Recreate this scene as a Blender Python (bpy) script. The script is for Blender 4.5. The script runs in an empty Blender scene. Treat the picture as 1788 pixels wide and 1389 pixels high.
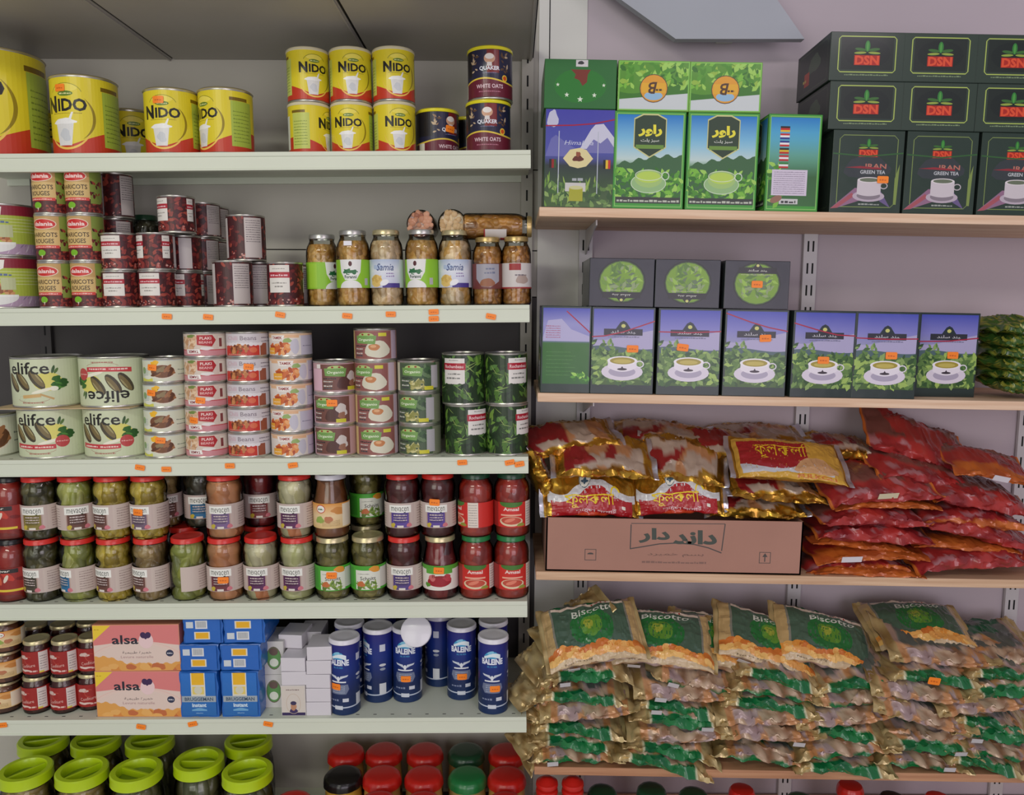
import bpy, bmesh, math, random
import numpy as np
from mathutils import Vector, Matrix, noise
PI = math.pi
# ------------------------------------------------------------------ camera
FPX, CX, CY = 1400.0, 894.0, 694.5
EYE = Vector((0, 0, 1.5))
PITCH, ROLL = 0.1176, 0.005
_F = Vector((0, math.cos(PITCH), -math.sin(PITCH)))
_U0 = Vector((0, math.sin(PITCH), math.cos(PITCH)))
_R0 = Vector((1, 0, 0))
_R = _R0 * math.cos(ROLL) + _U0 * math.sin(ROLL)
_U = _U0 * math.cos(ROLL) - _R0 * math.sin(ROLL)
SC = bpy.context.scene
COL = SC.collection
cam = bpy.data.objects.new('camera', bpy.data.cameras.new('camera'))
COL.objects.link(cam)
cam.matrix_world = Matrix(((_R.x, _U.x, -_F.x, EYE.x), (_R.y, _U.y, -_F.y, EYE.y), (_R.z, _U.z, -_F.z, EYE.z), (0, 0, 0, 1)))
cam.data.sensor_width = 36.0
cam.data.lens = FPX * 36.0 / 1788.0
cam.data.clip_start = 0.05
SC.camera = cam
SC.view_settings.view_transform = 'Standard'
SC.view_settings.look = 'None'
SC.view_settings.gamma = 1.0
SC.view_settings.use_curve_mapping = False
SC.view_settings.exposure = 0.0
# ------------------------------------------------------------------ light
W = bpy.data.worlds.new('world'); SC.world = W; W.use_nodes = True
W.node_tree.nodes['Background'].inputs[0].default_value = (0.86, 0.83, 0.90, 1)
W.node_tree.nodes['Background'].inputs[1].default_value = 0.33


def area(name, loc, target, sx, sy, power, col):
    l = bpy.data.lights.new(name, 'AREA'); l.shape = 'RECTANGLE'; l.size = sx; l.size_y = sy
    l.energy = power; l.color = col
    o = bpy.data.objects.new(name, l); COL.objects.link(o); o.location = loc
    o.rotation_euler = (Vector(target) - Vector(loc)).to_track_quat('-Z', 'Y').to_euler()
    return o


area('ceiling_tube_light', (-1.15, -0.75, 2.8), (-0.9, 2.0, 1.2), 1.2, 0.16, 15, (1.0, 1.0, 0.86))
area('ceiling_tube_light', (1.25, -0.55, 2.85), (1.0, 2.0, 1.2), 1.2, 0.16, 7, (1.0, 0.86, 0.93))
area('front_fill_light', (-1.75, -2.3, 1.6), (-0.8, 2.0, 1.2), 2.0, 2.0, 35, (1.0, 1.0, 0.90))  # added pair of unseen fill lights behind the camera, reaching into the shelves
area('front_fill_light', (1.3, -2.4, 1.25), (0.9, 2.0, 1.15), 2.0, 1.9, 36, (0.97, 0.88, 1.0))


def unproj(px, py, Y):
    """the point on the plane at depth Y seen at a pixel of the 1788x1389 frame"""
    d = _F + _R * ((px - CX) / FPX) + _U * ((CY - py) / FPX)
    return EYE + d * (Y / d.y)


# ------------------------------------------------------------------ materials
def lin(c):
    if isinstance(c, str):
        c = c.lstrip('#'); c = [int(c[i:i + 2], 16) for i in (0, 2, 4)]
    return tuple(((v / 255) / 12.92 if v / 255 <= 0.04045 else ((v / 255 + 0.055) / 1.055) ** 2.4) for v in c[:3])


def rgba(c, a=0.0):
    l = lin(c) if (isinstance(c, str) or max(c[:3]) > 1.001) else tuple(c[:3])
    return (l[0], l[1], l[2], a)


def new_mat(name):
    m = bpy.data.materials.new(name); m.use_nodes = True
    nt = m.node_tree
    return m, nt, nt.nodes['Principled BSDF']


def bumped(nt, p, scale, strength, dist=0.001, detail=3):
    n = nt.nodes.new('ShaderNodeTexNoise'); n.inputs['Scale'].default_value = scale; n.inputs['Detail'].default_value = detail
    t = nt.nodes.new('ShaderNodeTexCoord'); nt.links.new(t.outputs['Object'], n.inputs['Vector'])
    b = nt.nodes.new('ShaderNodeBump'); b.inputs['Strength'].default_value = strength; b.inputs['Distance'].default_value = dist
    nt.links.new(n.outputs['Fac'], b.inputs['Height']); nt.links.new(b.outputs['Normal'], p.inputs['Normal'])
    return n


def simple(name, col, rough=0.4, metal=0.0, bump=None, var=0.0, vscale=8.0, coat=0.0, spec=0.5):
    m, nt, p = new_mat(name)
    p.inputs['Base Color'].default_value = rgba(col, 1)[:3] + (1,)
    p.inputs['Roughness'].default_value = rough; p.inputs['Metallic'].default_value = metal
    p.inputs['Coat Weight'].default_value = coat
    p.inputs['Specular IOR Level'].default_value = spec
    if bump: bumped(nt, p, *bump)
    if var:
        n = nt.nodes.new('ShaderNodeTexNoise'); n.inputs['Scale'].default_value = vscale; n.inputs['Detail'].default_value = 5
        t = nt.nodes.new('ShaderNodeTexCoord'); nt.links.new(t.outputs['Object'], n.inputs['Vector'])
        r = nt.nodes.new('ShaderNodeValToRGB')
        c = rgba(col)
        r.color_ramp.elements[0].position = 0.3; r.color_ramp.elements[1].position = 0.7
        r.color_ramp.elements[0].color = tuple(v * (1 - var) for v in c[:3]) + (1,)
        r.color_ramp.elements[1].color = tuple(min(1, v * (1 + var)) for v in c[:3]) + (1,)
        nt.links.new(n.outputs['Fac'], r.inputs[0]); nt.links.new(r.outputs[0], p.inputs['Base Color'])
    return m


def print_mat(name, rough, coat=0.0, foil=False, bump=None, spec=0.5):
    m, nt, p = new_mat(name)
    a = nt.nodes.new('ShaderNodeAttribute'); a.attribute_name = 'Col'
    nt.links.new(a.outputs['Color'], p.inputs['Base Color'])
    p.inputs['Roughness'].default_value = rough; p.inputs['Coat Weight'].default_value = coat; p.inputs['Coat Roughness'].default_value = 0.12
    p.inputs['Specular IOR Level'].default_value = spec
    if foil: nt.links.new(a.outputs['Alpha'], p.inputs['Metallic'])
    if bump: bumped(nt, p, *bump)
    return m


M = {}
M['print'] = print_mat('printed_paper', 0.42)
M['gloss'] = print_mat('glossy_print', 0.36, 0.12, spec=0.4)
M['wrap'] = print_mat('cellophane_wrapped_card', 0.3, 0.22, bump=(14, 0.4, 0.004, 2), spec=0.35)
M['foil'] = print_mat('printed_foil', 0.27, 0.3, foil=True, bump=(30, 0.35, 0.004, 3))
M['food'] = print_mat('preserved_food', 0.35, 0.2)
M['tin'] = simple('tinplate', (200, 198, 190), 0.3, 0.9, var=0.08, vscale=20)
M['tindark'] = simple('tin_lid', (150, 148, 142), 0.35, 0.9)
M['white_metal'] = simple('white_enamelled_steel', (216, 222, 204), 0.45, 0, bump=(60, 0.05, 0.001), var=0.03, vscale=3)
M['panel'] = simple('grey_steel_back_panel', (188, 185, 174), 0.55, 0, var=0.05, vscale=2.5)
M['panel_shade'] = simple('shaded_steel_back_panel', (70, 66, 66), 0.6, 0, var=0.1, vscale=2.5)  # back panel steel with the shade of the lower shelves put into its colour
M['canopy'] = simple('brushed_grey_steel', (172, 168, 162), 0.42, 0.1, var=0.12, vscale=2.0)
M['slot'] = simple('dark_slot', (18, 18, 20), 0.8)
M['wall'] = simple('painted_wall_panel', (192, 180, 188), 0.6, 0, bump=(90, 0.12, 0.001), var=0.035, vscale=2.2)
M['wallwhite'] = simple('white_wall_panel', (222, 222, 216), 0.5, 0, bump=(90, 0.1, 0.001), var=0.03, vscale=2.2)
M['post'] = simple('pale_grey_steel_post', (205, 202, 204), 0.45, 0.1, var=0.03)
M['floor'] = simple('grey_floor_tile', (196, 192, 186), 0.5, 0, var=0.08)
M['card'] = simple('corrugated_cardboard', (170, 126, 110), 0.8, 0, bump=(120, 0.15, 0.001), var=0.05, vscale=6)
M['tan_card'] = simple('tan_cardboard_sheet', (205, 180, 140), 0.8, 0, var=0.06)
M['slab_grey'] = simple('blue_grey_slab', (172, 176, 186), 0.5, 0.0, var=0.05, vscale=3)
M['black'] = simple('black_plastic', (22, 20, 20), 0.25)


def wood_mat(nm='pale_pine_board', c0=(212, 172, 138), c1=(240, 212, 184)):
    m, nt, p = new_mat(nm)
    t = nt.nodes.new('ShaderNodeTexCoord'); mp = nt.nodes.new('ShaderNodeMapping')
    mp.inputs['Scale'].default_value = (1.2, 14, 30)
    nt.links.new(t.outputs['Object'], mp.inputs[0])
    n = nt.nodes.new('ShaderNodeTexNoise'); n.inputs['Scale'].default_value = 3; n.inputs['Detail'].default_value = 6; n.inputs['Distortion'].default_value = 0.6
    nt.links.new(mp.outputs[0], n.inputs['Vector'])
    r = nt.nodes.new('ShaderNodeValToRGB')
    r.color_ramp.elements[0].position = 0.3; r.color_ramp.elements[0].color = rgba(c0, 1)[:3] + (1,)
    r.color_ramp.elements[1].position = 0.72; r.color_ramp.elements[1].color = rgba(c1, 1)[:3] + (1,)
    nt.links.new(n.outputs['Fac'], r.inputs[0])
    # knots
    v = nt.nodes.new('ShaderNodeTexVoronoi'); v.inputs['Scale'].default_value = 5.5
    mp2 = nt.nodes.new('ShaderNodeMapping'); mp2.inputs['Scale'].default_value = (0.7, 2, 2)
    nt.links.new(t.outputs['Object'], mp2.inputs[0]); nt.links.new(mp2.outputs[0], v.inputs['Vector'])
    r2 = nt.nodes.new('ShaderNodeValToRGB'); r2.color_ramp.elements[0].position = 0.03; r2.color_ramp.elements[0].color = (0.35, 0.2, 0.12, 1)
    r2.color_ramp.elements[1].position = 0.08; r2.color_ramp.elements[1].color = (1, 1, 1, 1)
    nt.links.new(v.outputs['Distance'], r2.inputs[0])
    mx = nt.nodes.new('ShaderNodeMixRGB'); mx.blend_type = 'MULTIPLY'; mx.inputs[0].default_value = 1
    nt.links.new(r.outputs[0], mx.inputs[1]); nt.links.new(r2.outputs[0], mx.inputs[2]); nt.links.new(mx.outputs[0], p.inputs['Base Color'])
    p.inputs['Roughness'].default_value = 0.6
    return m


M['wood'] = wood_mat()
M['wood_worn'] = wood_mat('worn_pine_board', (190, 150, 116), (226, 194, 160))
M['wood_old'] = wood_mat('browned_pine_board', (170, 118, 84), (204, 154, 116))


def glass_mat():
    m, nt, p = new_mat('jar_glass')
    nt.nodes.remove(p)
    out = nt.nodes['Material Output']
    tr = nt.nodes.new('ShaderNodeBsdfTransparent'); tr.inputs[0].default_value = (0.95, 0.97, 0.95, 1)
    gl = nt.nodes.new('ShaderNodeBsdfGlossy'); gl.inputs['Roughness'].default_value = 0.04
    fr = nt.nodes.new('ShaderNodeFresnel'); fr.inputs[0].default_value = 1.5
    mx = nt.nodes.new('ShaderNodeMixShader')
    nt.links.new(fr.outputs[0], mx.inputs[0]); nt.links.new(tr.outputs[0], mx.inputs[1]); nt.links.new(gl.outputs[0], mx.inputs[2])
    nt.links.new(mx.outputs[0], out.inputs[0])
    return m


M['glass'] = glass_mat()


def lid_mat(key, col, metal=0.0, rough=0.32):
    M[key] = simple(key, col, rough, metal, coat=0.2)


lid_mat('yellow_plastic', (232, 222, 40)); lid_mat('red_lid', (214, 44, 34)); lid_mat('gold_lid', (196, 170, 110), 0.7, 0.35)
lid_mat('silver_lid', (200, 200, 195), 0.8, 0.3); lid_mat('green_lid', (32, 120, 62)); lid_mat('dark_green_lid', (26, 70, 44))
lid_mat('white_lid', (226, 224, 232)); lid_mat('lime_lid', (186, 214, 22)); lid_mat('deep_red_lid', (200, 34, 26)); lid_mat('cream_lid', (222, 214, 180))
lid_mat('pale_gold_lid', (206, 194, 150), 0.6, 0.3)


# ------------------------------------------------------------------ mesh tools
class MB:
    """collects faces of one mesh, with a printed colour per corner"""
    def __init__(s):
        s.v = []; s.f = []; s.c = []; s.m = []; s.sm = []; s.mats = []

    def mi(s, mat):
        if mat not in s.mats: s.mats.append(mat)
        return s.mats.index(mat)

    def add(s, verts, faces, mat, col=(0.8, 0.8, 0.8, 0), smooth=False):
        b = len(s.v); s.v += [tuple(v) for v in verts]; k = s.mi(mat)
        for f in faces:
            s.f.append(tuple(b + i for i in f)); s.m.append(k); s.sm.append(smooth)
            s.c.append([col] * len(f) if not callable(col) else [col(verts[i]) for i in f])

    def box(s, x0, y0, z0, x1, y1, z1, mat, col=(0.8, 0.8, 0.8, 0), bev=0.0):
        if bev:
            bm = bmesh.new(); bmesh.ops.create_cube(bm, size=1)
            for v in bm.verts:
                v.co = Vector(((x0 + x1) / 2 + v.co.x * (x1 - x0), (y0 + y1) / 2 + v.co.y * (y1 - y0), (z0 + z1) / 2 + v.co.z * (z1 - z0)))
            bmesh.ops.bevel(bm, geom=bm.edges[:], offset=bev, segments=2, profile=0.5, affect='EDGES')
            bm.verts.index_update()
            s.add([v.co.copy() for v in bm.verts], [[v.index for v in f.verts] for f in bm.faces], mat, col)
            bm.free(); return
        v = [(x, y, z) for z in (z0, z1) for y in (y0, y1) for x in (x0, x1)]
        s.add(v, [(0, 2, 3, 1), (4, 5, 7, 6), (0, 1, 5, 4), (2, 6, 7, 3), (0, 4, 6, 2), (1, 3, 7, 5)], mat, col)

    def lathe(s, prof, mat, col=(0.8, 0.8, 0.8, 0), seg=36, wob=None, smooth=True):
        n = len(prof); vs = []
        for (r, z) in prof:
            for k in range(seg):
                a = 2 * PI * k / seg
                rr = r * (wob(a, z) if wob else 1)
                vs.append((rr * math.sin(a), -rr * math.cos(a), z))
        fs = []
        for i in range(n - 1):
            if prof[i][0] < 1e-6 and prof[i + 1][0] < 1e-6: continue
            for k in range(seg):
                k2 = (k + 1) % seg
                a, b, c, d = i * seg + k, i * seg + k2, (i + 1) * seg + k2, (i + 1) * seg + k
                if prof[i][0] < 1e-6: fs.append((a, c, d))
                elif prof[i + 1][0] < 1e-6: fs.append((a, b, c))
                else: fs.append((a, b, c, d))
        s.add(vs, fs, mat, col, smooth)

    def art(s, art, fn, mat, wrap=None, smooth=False):
        V, Fc, Cc = art.finish(wrap)
        s_v = [fn(x, y, z) for (x, y, z) in V]
        b = len(s.v); s.v += s_v; k = s.mi(mat)
        for f, c in zip(Fc, Cc):
            s.f.append(tuple(b + i for i in f)); s.c.append(c); s.m.append(k); s.sm.append(smooth)

    def mesh(s, name):
        me = bpy.data.meshes.new(name)
        me.from_pydata([tuple(v) for v in s.v], [], s.f)
        for mt in s.mats: me.materials.append(M[mt])
        me.polygons.foreach_set('material_index', s.m)
        me.polygons.foreach_set('use_smooth', s.sm)
        ca = me.color_attributes.new('Col', 'FLOAT_COLOR', 'CORNER')
        flat = np.array([x for c in s.c for q in c for x in q], dtype=np.float32)
        ca.data.foreach_set('color', flat)
        if any(s.sm):
            bm = bmesh.new(); bm.from_mesh(me)
            for e in bm.edges:
                if len(e.link_faces) == 2 and e.calc_face_angle(0) > 0.75: e.smooth = False
            bm.to_mesh(me); bm.free()
        me.update()
        return me


_tc = {}


def text_geo(s, bold=0.0):
    k = (s, bold)
    if k in _tc: return _tc[k]
    c = bpy.data.curves.new('t', 'FONT'); c.body = s; c.resolution_u = 2; c.offset = bold
    o = bpy.data.objects.new('t', c); COL.objects.link(o)
    dg = bpy.context.evaluated_depsgraph_get()
    me = o.evaluated_get(dg).to_mesh()
    v = [(p.co.x, p.co.y) for p in me.vertices]; f = [tuple(p.vertices) for p in me.polygons]
    bpy.data.objects.remove(o); bpy.data.curves.remove(c)
    if not v: v, f = [(0, 0), (1, 0), (1, 1)], [(0, 1, 2)]
    x0 = min(p[0] for p in v); x1 = max(p[0] for p in v); y0 = min(p[1] for p in v); y1 = max(p[1] for p in v)
    _tc[k] = ([(p[0] - x0, p[1] - y0) for p in v], f, x1 - x0, y1 - y0)
    return _tc[k]


class Art:
    """flat printed artwork in millimetres: x from -w/2 to w/2, y from 0 to h, each piece of ink a hair above the last"""
    def __init__(s, w, h, bg=None):
        s.w, s.h = w, h; s.V = []; s.F = []; s.C = []; s.z = 0.0
        if bg is not None: s.rect(-w / 2, 0, w / 2, h, bg)

    def geo(s, pts, faces, col):
        b = len(s.V); s.V += [(x, y, s.z) for x, y in pts]
        c = None if callable(col) else rgba(col)
        for f in faces:
            s.F.append(tuple(b + i for i in f))
            s.C.append([c] * len(f) if c else [rgba(col(*pts[i])) for i in f])
        s.z += 0.005
        return s

    def rect(s, x0, y0, x1, y1, col, rot=0):
        p = [(x0, y0), (x1, y0), (x1, y1), (x0, y1)]
        if rot:
            cx, cy = (x0 + x1) / 2, (y0 + y1) / 2; ca, sa = math.cos(rot), math.sin(rot)
            p = [(cx + (x - cx) * ca - (y - cy) * sa, cy + (x - cx) * sa + (y - cy) * ca) for x, y in p]
        return s.geo(p, [(0, 1, 2, 3)], col)

    def frame(s, x0, y0, x1, y1, t, col):
        s.rect(x0, y0, x1, y0 + t, col); s.rect(x0, y1 - t, x1, y1, col); s.rect(x0, y0, x0 + t, y1, col); s.rect(x1 - t, y0, x1, y1, col)

    def grad(s, x0, y0, x1, y1, stops, n=10):
        """vertical ink gradient; stops = [(t, colour)]"""
        L = [(t, lin(c)) for t, c in stops]

        def f(t):
            for (a, ca), (b, cb) in zip(L, L[1:]):
                if t <= b: k = (t - a) / max(1e-6, b - a); return tuple(p + (q - p) * k for p, q in zip(ca, cb))
            return L[-1][1]
        pts = []; fs = []; cs = []
        b = len(s.V)
        for i in range(n + 1):
            y = y0 + (y1 - y0) * i / n
            s.V += [(x0, y, s.z), (x1, y, s.z)]
        for i in range(n):
            ca, cb = f(i / n) + (0,), f((i + 1) / n) + (0,)
            s.F.append((b + 2 * i, b + 2 * i + 1, b + 2 * i + 3, b + 2 * i + 2)); s.C.append([ca, ca, cb, cb])
        s.z += 0.012

    def ell(s, cx, cy, rx, ry, col, rot=0, n=20, a0=0, a1=2 * PI):
        ca, sa = math.cos(rot), math.sin(rot)
        p = []
        for i in range(n):
            a = a0 + (a1 - a0) * i / (n if a1 - a0 > 6.28 else n - 1)
            x, y = rx * math.cos(a), ry * math.sin(a)
            p.append((cx + x * ca - y * sa, cy + x * sa + y * ca))
        return s.geo(p, [tuple(range(n))], col)

    def ring(s, cx, cy, rx, ry, t, col, a0=0, a1=2 * PI, n=28, rot=0, taper=False):
        ca, sa = math.cos(rot), math.sin(rot); p = []
        for i in range(n + 1):
            a = a0 + (a1 - a0) * i / n
            tt = t * (math.sin(PI * i / n) if taper else 1) / 2
            for d in (-tt, tt):
                x, y = (rx + d) * math.cos(a), (ry + d) * math.sin(a)
                p.append((cx + x * ca - y * sa, cy + x * sa + y * ca))
        return s.geo(p, [(2 * i, 2 * i + 1, 2 * i + 3, 2 * i + 2) for i in range(n)], col)

    def strip(s, lo, hi, x0, x1, col, n=24):
        """area between two height curves"""
        p = []
        for i in range(n + 1):
            x = x0 + (x1 - x0) * i / n
            p += [(x, lo(x)), (x, hi(x))]
        return s.geo(p, [(2 * i, 2 * i + 2, 2 * i + 3, 2 * i + 1) for i in range(n)], col)

    def poly(s, pts, col): return s.geo(pts, [tuple(range(len(pts)))], col)

    def blob(s, cx, cy, rx, ry, col, seed=0, amp=0.2, n=18):
        r = random.Random(seed); ph = [r.uniform(0, 6) for _ in range(3)]
        p = []
        for i in range(n):
            a = 2 * PI * i / n; k = 1 + amp * (math.sin(2 * a + ph[0]) * .5 + math.sin(3 * a + ph[1]) * .4 + math.sin(5 * a + ph[2]) * .3)
            p.append((cx + rx * k * math.cos(a), cy + ry * k * math.sin(a)))
        return s.geo(p, [tuple(range(n))], col)

    def text(s, t, cx, y, size, col, bold=0.0, rot=0, width=None, al='c', it=0.0):
        """size = height of the glyph box in mm; width squeezes it"""
        v, f, w, h = text_geo(t, bold)
        k = size / h; kx = k if width is None else width / w
        ww = w * kx
        ox = -ww / 2 if al == 'c' else 0
        ca, sa = math.cos(rot), math.sin(rot)
        p = []
        for x, yy in v:
            X, Y = ox + x * kx + it * yy * k, yy * k - size / 2
            p.append((cx + X * ca - Y * sa, y + size / 2 + X * sa + Y * ca))
        return s.geo(p, f, col)

    def scribble(s, x0, y, w, h, col, seed=0, n=None):
        """a line of print too small to read: short strokes of uneven length"""
        r = random.Random(seed); x = x0; p = []; f = []
        while x < x0 + w:
            l = r.uniform(0.6, 2.2) * h
            l = min(l, x0 + w - x)
            b = len(p); hh = h * r.uniform(0.55, 1)
            p += [(x, y), (x + l, y), (x + l, y + hh), (x, y + hh)]; f.append((b, b + 1, b + 2, b + 3))
            x += l + h * 0.35
        return s.geo(p, f, col)

    def scatter(s, x0, y0, x1, y1, n, rx, ry, cols, seed=0, kind='ell', jit=0.35, rot=None):
        r = random.Random(seed)
        for i in range(n):
            x, y = r.uniform(x0, x1), r.uniform(y0, y1); c = r.choice(cols)
            k = r.uniform(1 - jit, 1 + jit); a = r.uniform(0, PI) if rot is None else rot + r.uniform(-.4, .4)
            if kind == 'ell':
                s.ell(x, y, rx * k, ry * k, c, a, 9)
                s.z -= 0.003
            elif kind == 'leaf':
                ca, sa = math.cos(a), math.sin(a); L = rx * k; w = ry * k
                pts = [(-L, 0), (-L * .3, -w), (L * .4, -w * .7), (L, 0), (L * .4, w * .7), (-L * .3, w)]
                s.poly([(x + p * ca - q * sa, y + p * sa + q * ca) for p, q in pts], c)
                s.z -= 0.003
        return s

    def finish(s, wrap=None):
        bm = bmesh.new(); cl = bm.loops.layers.float_color.new('Col')
        vs = [bm.verts.new(v) for v in s.V]
        for f, c in zip(s.F, s.C):
            try: fc = bm.faces.new([vs[i] for i in f])
            except ValueError: continue
            for l, q in zip(fc.loops, c): l[cl] = q
        big = [f for f in bm.faces if len(f.verts) > 4]
        if big: bmesh.ops.triangulate(bm, faces=big)
        w2 = s.w / 2

        def cut(co, no, clear):
            bmesh.ops.bisect_plane(bm, geom=bm.verts[:] + bm.edges[:] + bm.faces[:], plane_co=co, plane_no=no, clear_outer=clear, dist=1e-5)
        cut((w2 + .001, 0, 0), (1, 0, 0), True); cut((-w2 - .001, 0, 0), (-1, 0, 0), True)
        cut((0, s.h + .001, 0), (0, 1, 0), True); cut((0, -.001, 0), (0, -1, 0), True)
        if wrap:
            k = int(w2 / wrap)
            for i in range(-k, k + 1): cut((i * wrap, 0, 0), (1, 0, 0), False)
        bm.verts.index_update()
        V = [tuple(v.co) for v in bm.verts]; Fc = [[v.index for v in f.verts] for f in bm.faces]; Cc = [[tuple(l[cl]) for l in f.loops] for f in bm.faces]
        bm.free()
        return V, Fc, Cc


def cyl(R, z0=0.0, flip=False):
    """wraps artwork (mm) round a cylinder of radius R (m); x = 0 faces the aisle (-Y)"""
    st = .1
    def fn(x, y, z):
        a = x * .001 / R; k = math.floor(a / st + 1e-7); t = a / st - k
        a0, a1 = k * st, (k + 1) * st
        X = R * (math.sin(a0) * (1 - t) + math.sin(a1) * t); Y = -R * (math.cos(a0) * (1 - t) + math.cos(a1) * t)
        m = (a0 + a1) / 2; n = z * .001
        return (X + n * math.sin(m), Y - n * math.cos(m), z0 + y * .001)
    return fn


def flat_front(y, cx=0.0, z0=0.0): return lambda u, v, w: (cx + u * .001, y - w * .001, z0 + v * .001)
def flat_left(x, cy=0.0, z0=0.0): return lambda u, v, w: (x - w * .001, cy - u * .001, z0 + v * .001)
def flat_right(x, cy=0.0, z0=0.0): return lambda u, v, w: (x + w * .001, cy + u * .001, z0 + v * .001)
def flat_top(z, cy=0.0): return lambda u, v, w: (u * .001, cy + v * .001, z + w * .001)


# ------------------------------------------------------------------ things
def mobj(name, me, parent=None, mat=None):
    o = bpy.data.objects.new(name, me); COL.objects.link(o)
    if parent: o.parent = parent
    if mat is not None: o.matrix_basis = mat
    return o


def tag(o, label, cat, group=None, kind=None):
    if label: o['label'] = label
    if cat: o['category'] = cat
    if group: o['group'] = group
    if kind: o['kind'] = kind
    return o


def struct(name, me, loc=None):
    o = mobj(name, me); o['kind'] = 'structure'
    if loc: o.location = loc
    return o


class P:
    """a part: name, mesh, sub-parts, local matrix"""
    def __init__(s, name, mesh, subs=(), mat=None, label=None): s.name, s.mesh, s.subs, s.mat, s.label = name, mesh, subs, mat, label


def put(kind, parts, mat, label, cat, group=None):
    if isinstance(parts, bpy.types.Mesh):
        r = mobj(kind, parts, None, mat); return tag(r, label, cat, group)
    r = bpy.data.objects.new(kind, None); COL.objects.link(r); r.empty_display_size = 0.02; r.matrix_basis = mat
    tag(r, label, cat, group)
    for p in parts: add_part(p, r)
    return r


def add_part(p, parent):
    o = mobj(p.name, p.mesh, parent, p.mat)
    if p.label: o['label'] = p.label
    for q in p.subs: add_part(q, o)
    return o


# ---- price stickers
_stk = {}


def sticker_art(w=25, h=15.5):
    a = Art(w, h)
    p = []
    for (cx, cy, q) in ((w / 2 - 2.5, h - 2.5, 0), (-w / 2 + 2.5, h - 2.5, 1), (-w / 2 + 2.5, 2.5, 2), (w / 2 - 2.5, 2.5, 3)):
        for k in range(3):
            t = (q + k / 2) * PI / 2; p.append((cx + 2.4 * math.cos(t), cy + 2.4 * math.sin(t)))
    a.poly(p, (255, 138, 32))
    a.scribble(-w * .30, h * .36, w * .6, h * .24, (206, 100, 20), 3)
    return a


def sticker(R=None):
    """R: radius of the surface it sticks to, None for flat (faces -Y, centred on its middle)"""
    if R not in _stk:
        b = MB(); a = sticker_art()
        if R: b.art(a, lambda x, y, z: cyl(R + .0008, -.00775)(x, y, z), 'print', R * 100)
        else: b.art(a, flat_front(0, 0, -.00775), 'print')
        _stk[R] = b.mesh('price_sticker')
    return _stk[R]


# ---- shelves
SH = {}


def make_shelf_left(key, y_top, ordinal, stickers):
    tilt = .012; Y = 1.80; xr = .038; xl = -1.30; lip = .0385
    z = unproj(465, y_top, Y); z0 = z.z - tilt * z.x
    SH[key] = dict(z0=z0, tilt=tilt, row=y_top, Y=Y)
    root = bpy.data.objects.new('metal_shelf', None); COL.objects.link(root)
    root.matrix_basis = Matrix.Translation((0, Y, z0)) @ Matrix.Rotation(-tilt, 4, 'Y')
    tag(root, 'white metal shelf with turned-down lip, %s' % ordinal, 'shelf', 'white metal shelves')
    b = MB(); b.box(xl, .0015, -.006, xr, .335, 0, 'white_metal')
    b.box(xl, .31, -.022, xr, .335, -.006, 'white_metal')
    for i in range(32):
        x = xl + .02 + i * .0414
        b.box(x, .014, 0, x + .008, .0165, .0002, 'slot')
    dk = mobj('shelf_deck', b.mesh('shelf_deck'), root)
    b = MB()
    b.box(xl, -.001, -lip, xr, .0015, .0005, 'white_metal')
    b.box(xl, -.0035, -.009, xr, -.001, .0005, 'white_metal', bev=.0008)
    b.box(xl, -.0030, -lip, xr, .012, -lip + .004, 'white_metal', bev=.0008)
    lp = mobj('front_lip', b.mesh('front_lip'), root)
    for (px, py, w2) in stickers:
        q = unproj(px, py, Y - .004)
        for k in range(w2):
            m = Matrix.Translation((q.x + k * .022, -.0042, q.z - z0 - tilt * q.x - (.004 * k))) @ Matrix.Rotation(random.Random(px).uniform(-.2, .2), 4, 'Y') @ Matrix.Diagonal((.9, 1, .8, 1))
            mobj('price_sticker', sticker(), lp, m)
    return root


def make_shelf_right(key, y_top, ordinal, yb=2.115):
    wd = {'C': 'wood_worn', 'D': 'wood_old'}.get(key, 'wood')
    tilt = -.013; Y = 1.80; xl = .058; xr = 1.75
    z = unproj(1366, y_top, Y); z0 = z.z - tilt * z.x
    SH[key] = dict(z0=z0, tilt=tilt, row=y_top, Y=Y)
    root = bpy.data.objects.new('wooden_shelf', None); COL.objects.link(root)
    root.matrix_basis = Matrix.Translation((0, Y, z0)) @ Matrix.Rotation(-tilt, 4, 'Y')
    tag(root, 'pale pine board shelf on steel brackets, %s' % ordinal, 'shelf', 'pine board shelves')
    b = MB(); b.box(xl, 0, -.0205, xr, yb - Y, 0, wd, bev=.0015)
    mobj('pine_board', b.mesh('pine_board'), root)
    return root


def shelf_z(key, X): return SH[key]['z0'] + SH[key]['tilt'] * X


def on_shelf(key, px, d, z=0.0, rz=0.0, row=None, extra=None, fd=0.0):
    """matrix of a thing standing on a shelf, its centre d behind the lip, seen at column px"""
    s = SH[key]; Y = s['Y'] + d
    if px < 894 and not fd: px += (894 - px) * .0075
    q = unproj(px, (row if row is not None else s['row'] - z * 720 - 10), Y - fd)
    m = Matrix.Translation((q.x, Y, shelf_z(key, q.x) + z)) @ Matrix.Rotation(-s['tilt'], 4, 'Y') @ Matrix.Rotation(rz, 4, 'Z')
    return m if extra is None else m @ extra


NUM = ['zeroth', 'first', 'second', 'third', 'fourth', 'fifth', 'sixth', 'seventh', 'eighth', 'ninth', 'tenth', 'eleventh', 'twelfth', 'thirteenth', 'fourteenth', 'fifteenth']


def level(i, n):
    if n == 1: return 'standing alone'
    if i == n - 1: return 'topmost'
    if i == 0: return 'bottom one'
    return NUM[i + 1] + ' from the bottom'


# ================================================================== the setting
def boxmesh(name, x0, y0, z0, x1, y1, z1, mat, bev=0):
    b = MB(); b.box(x0, y0, z0, x1, y1, z1, mat, bev=bev); return b.mesh(name)


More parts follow.
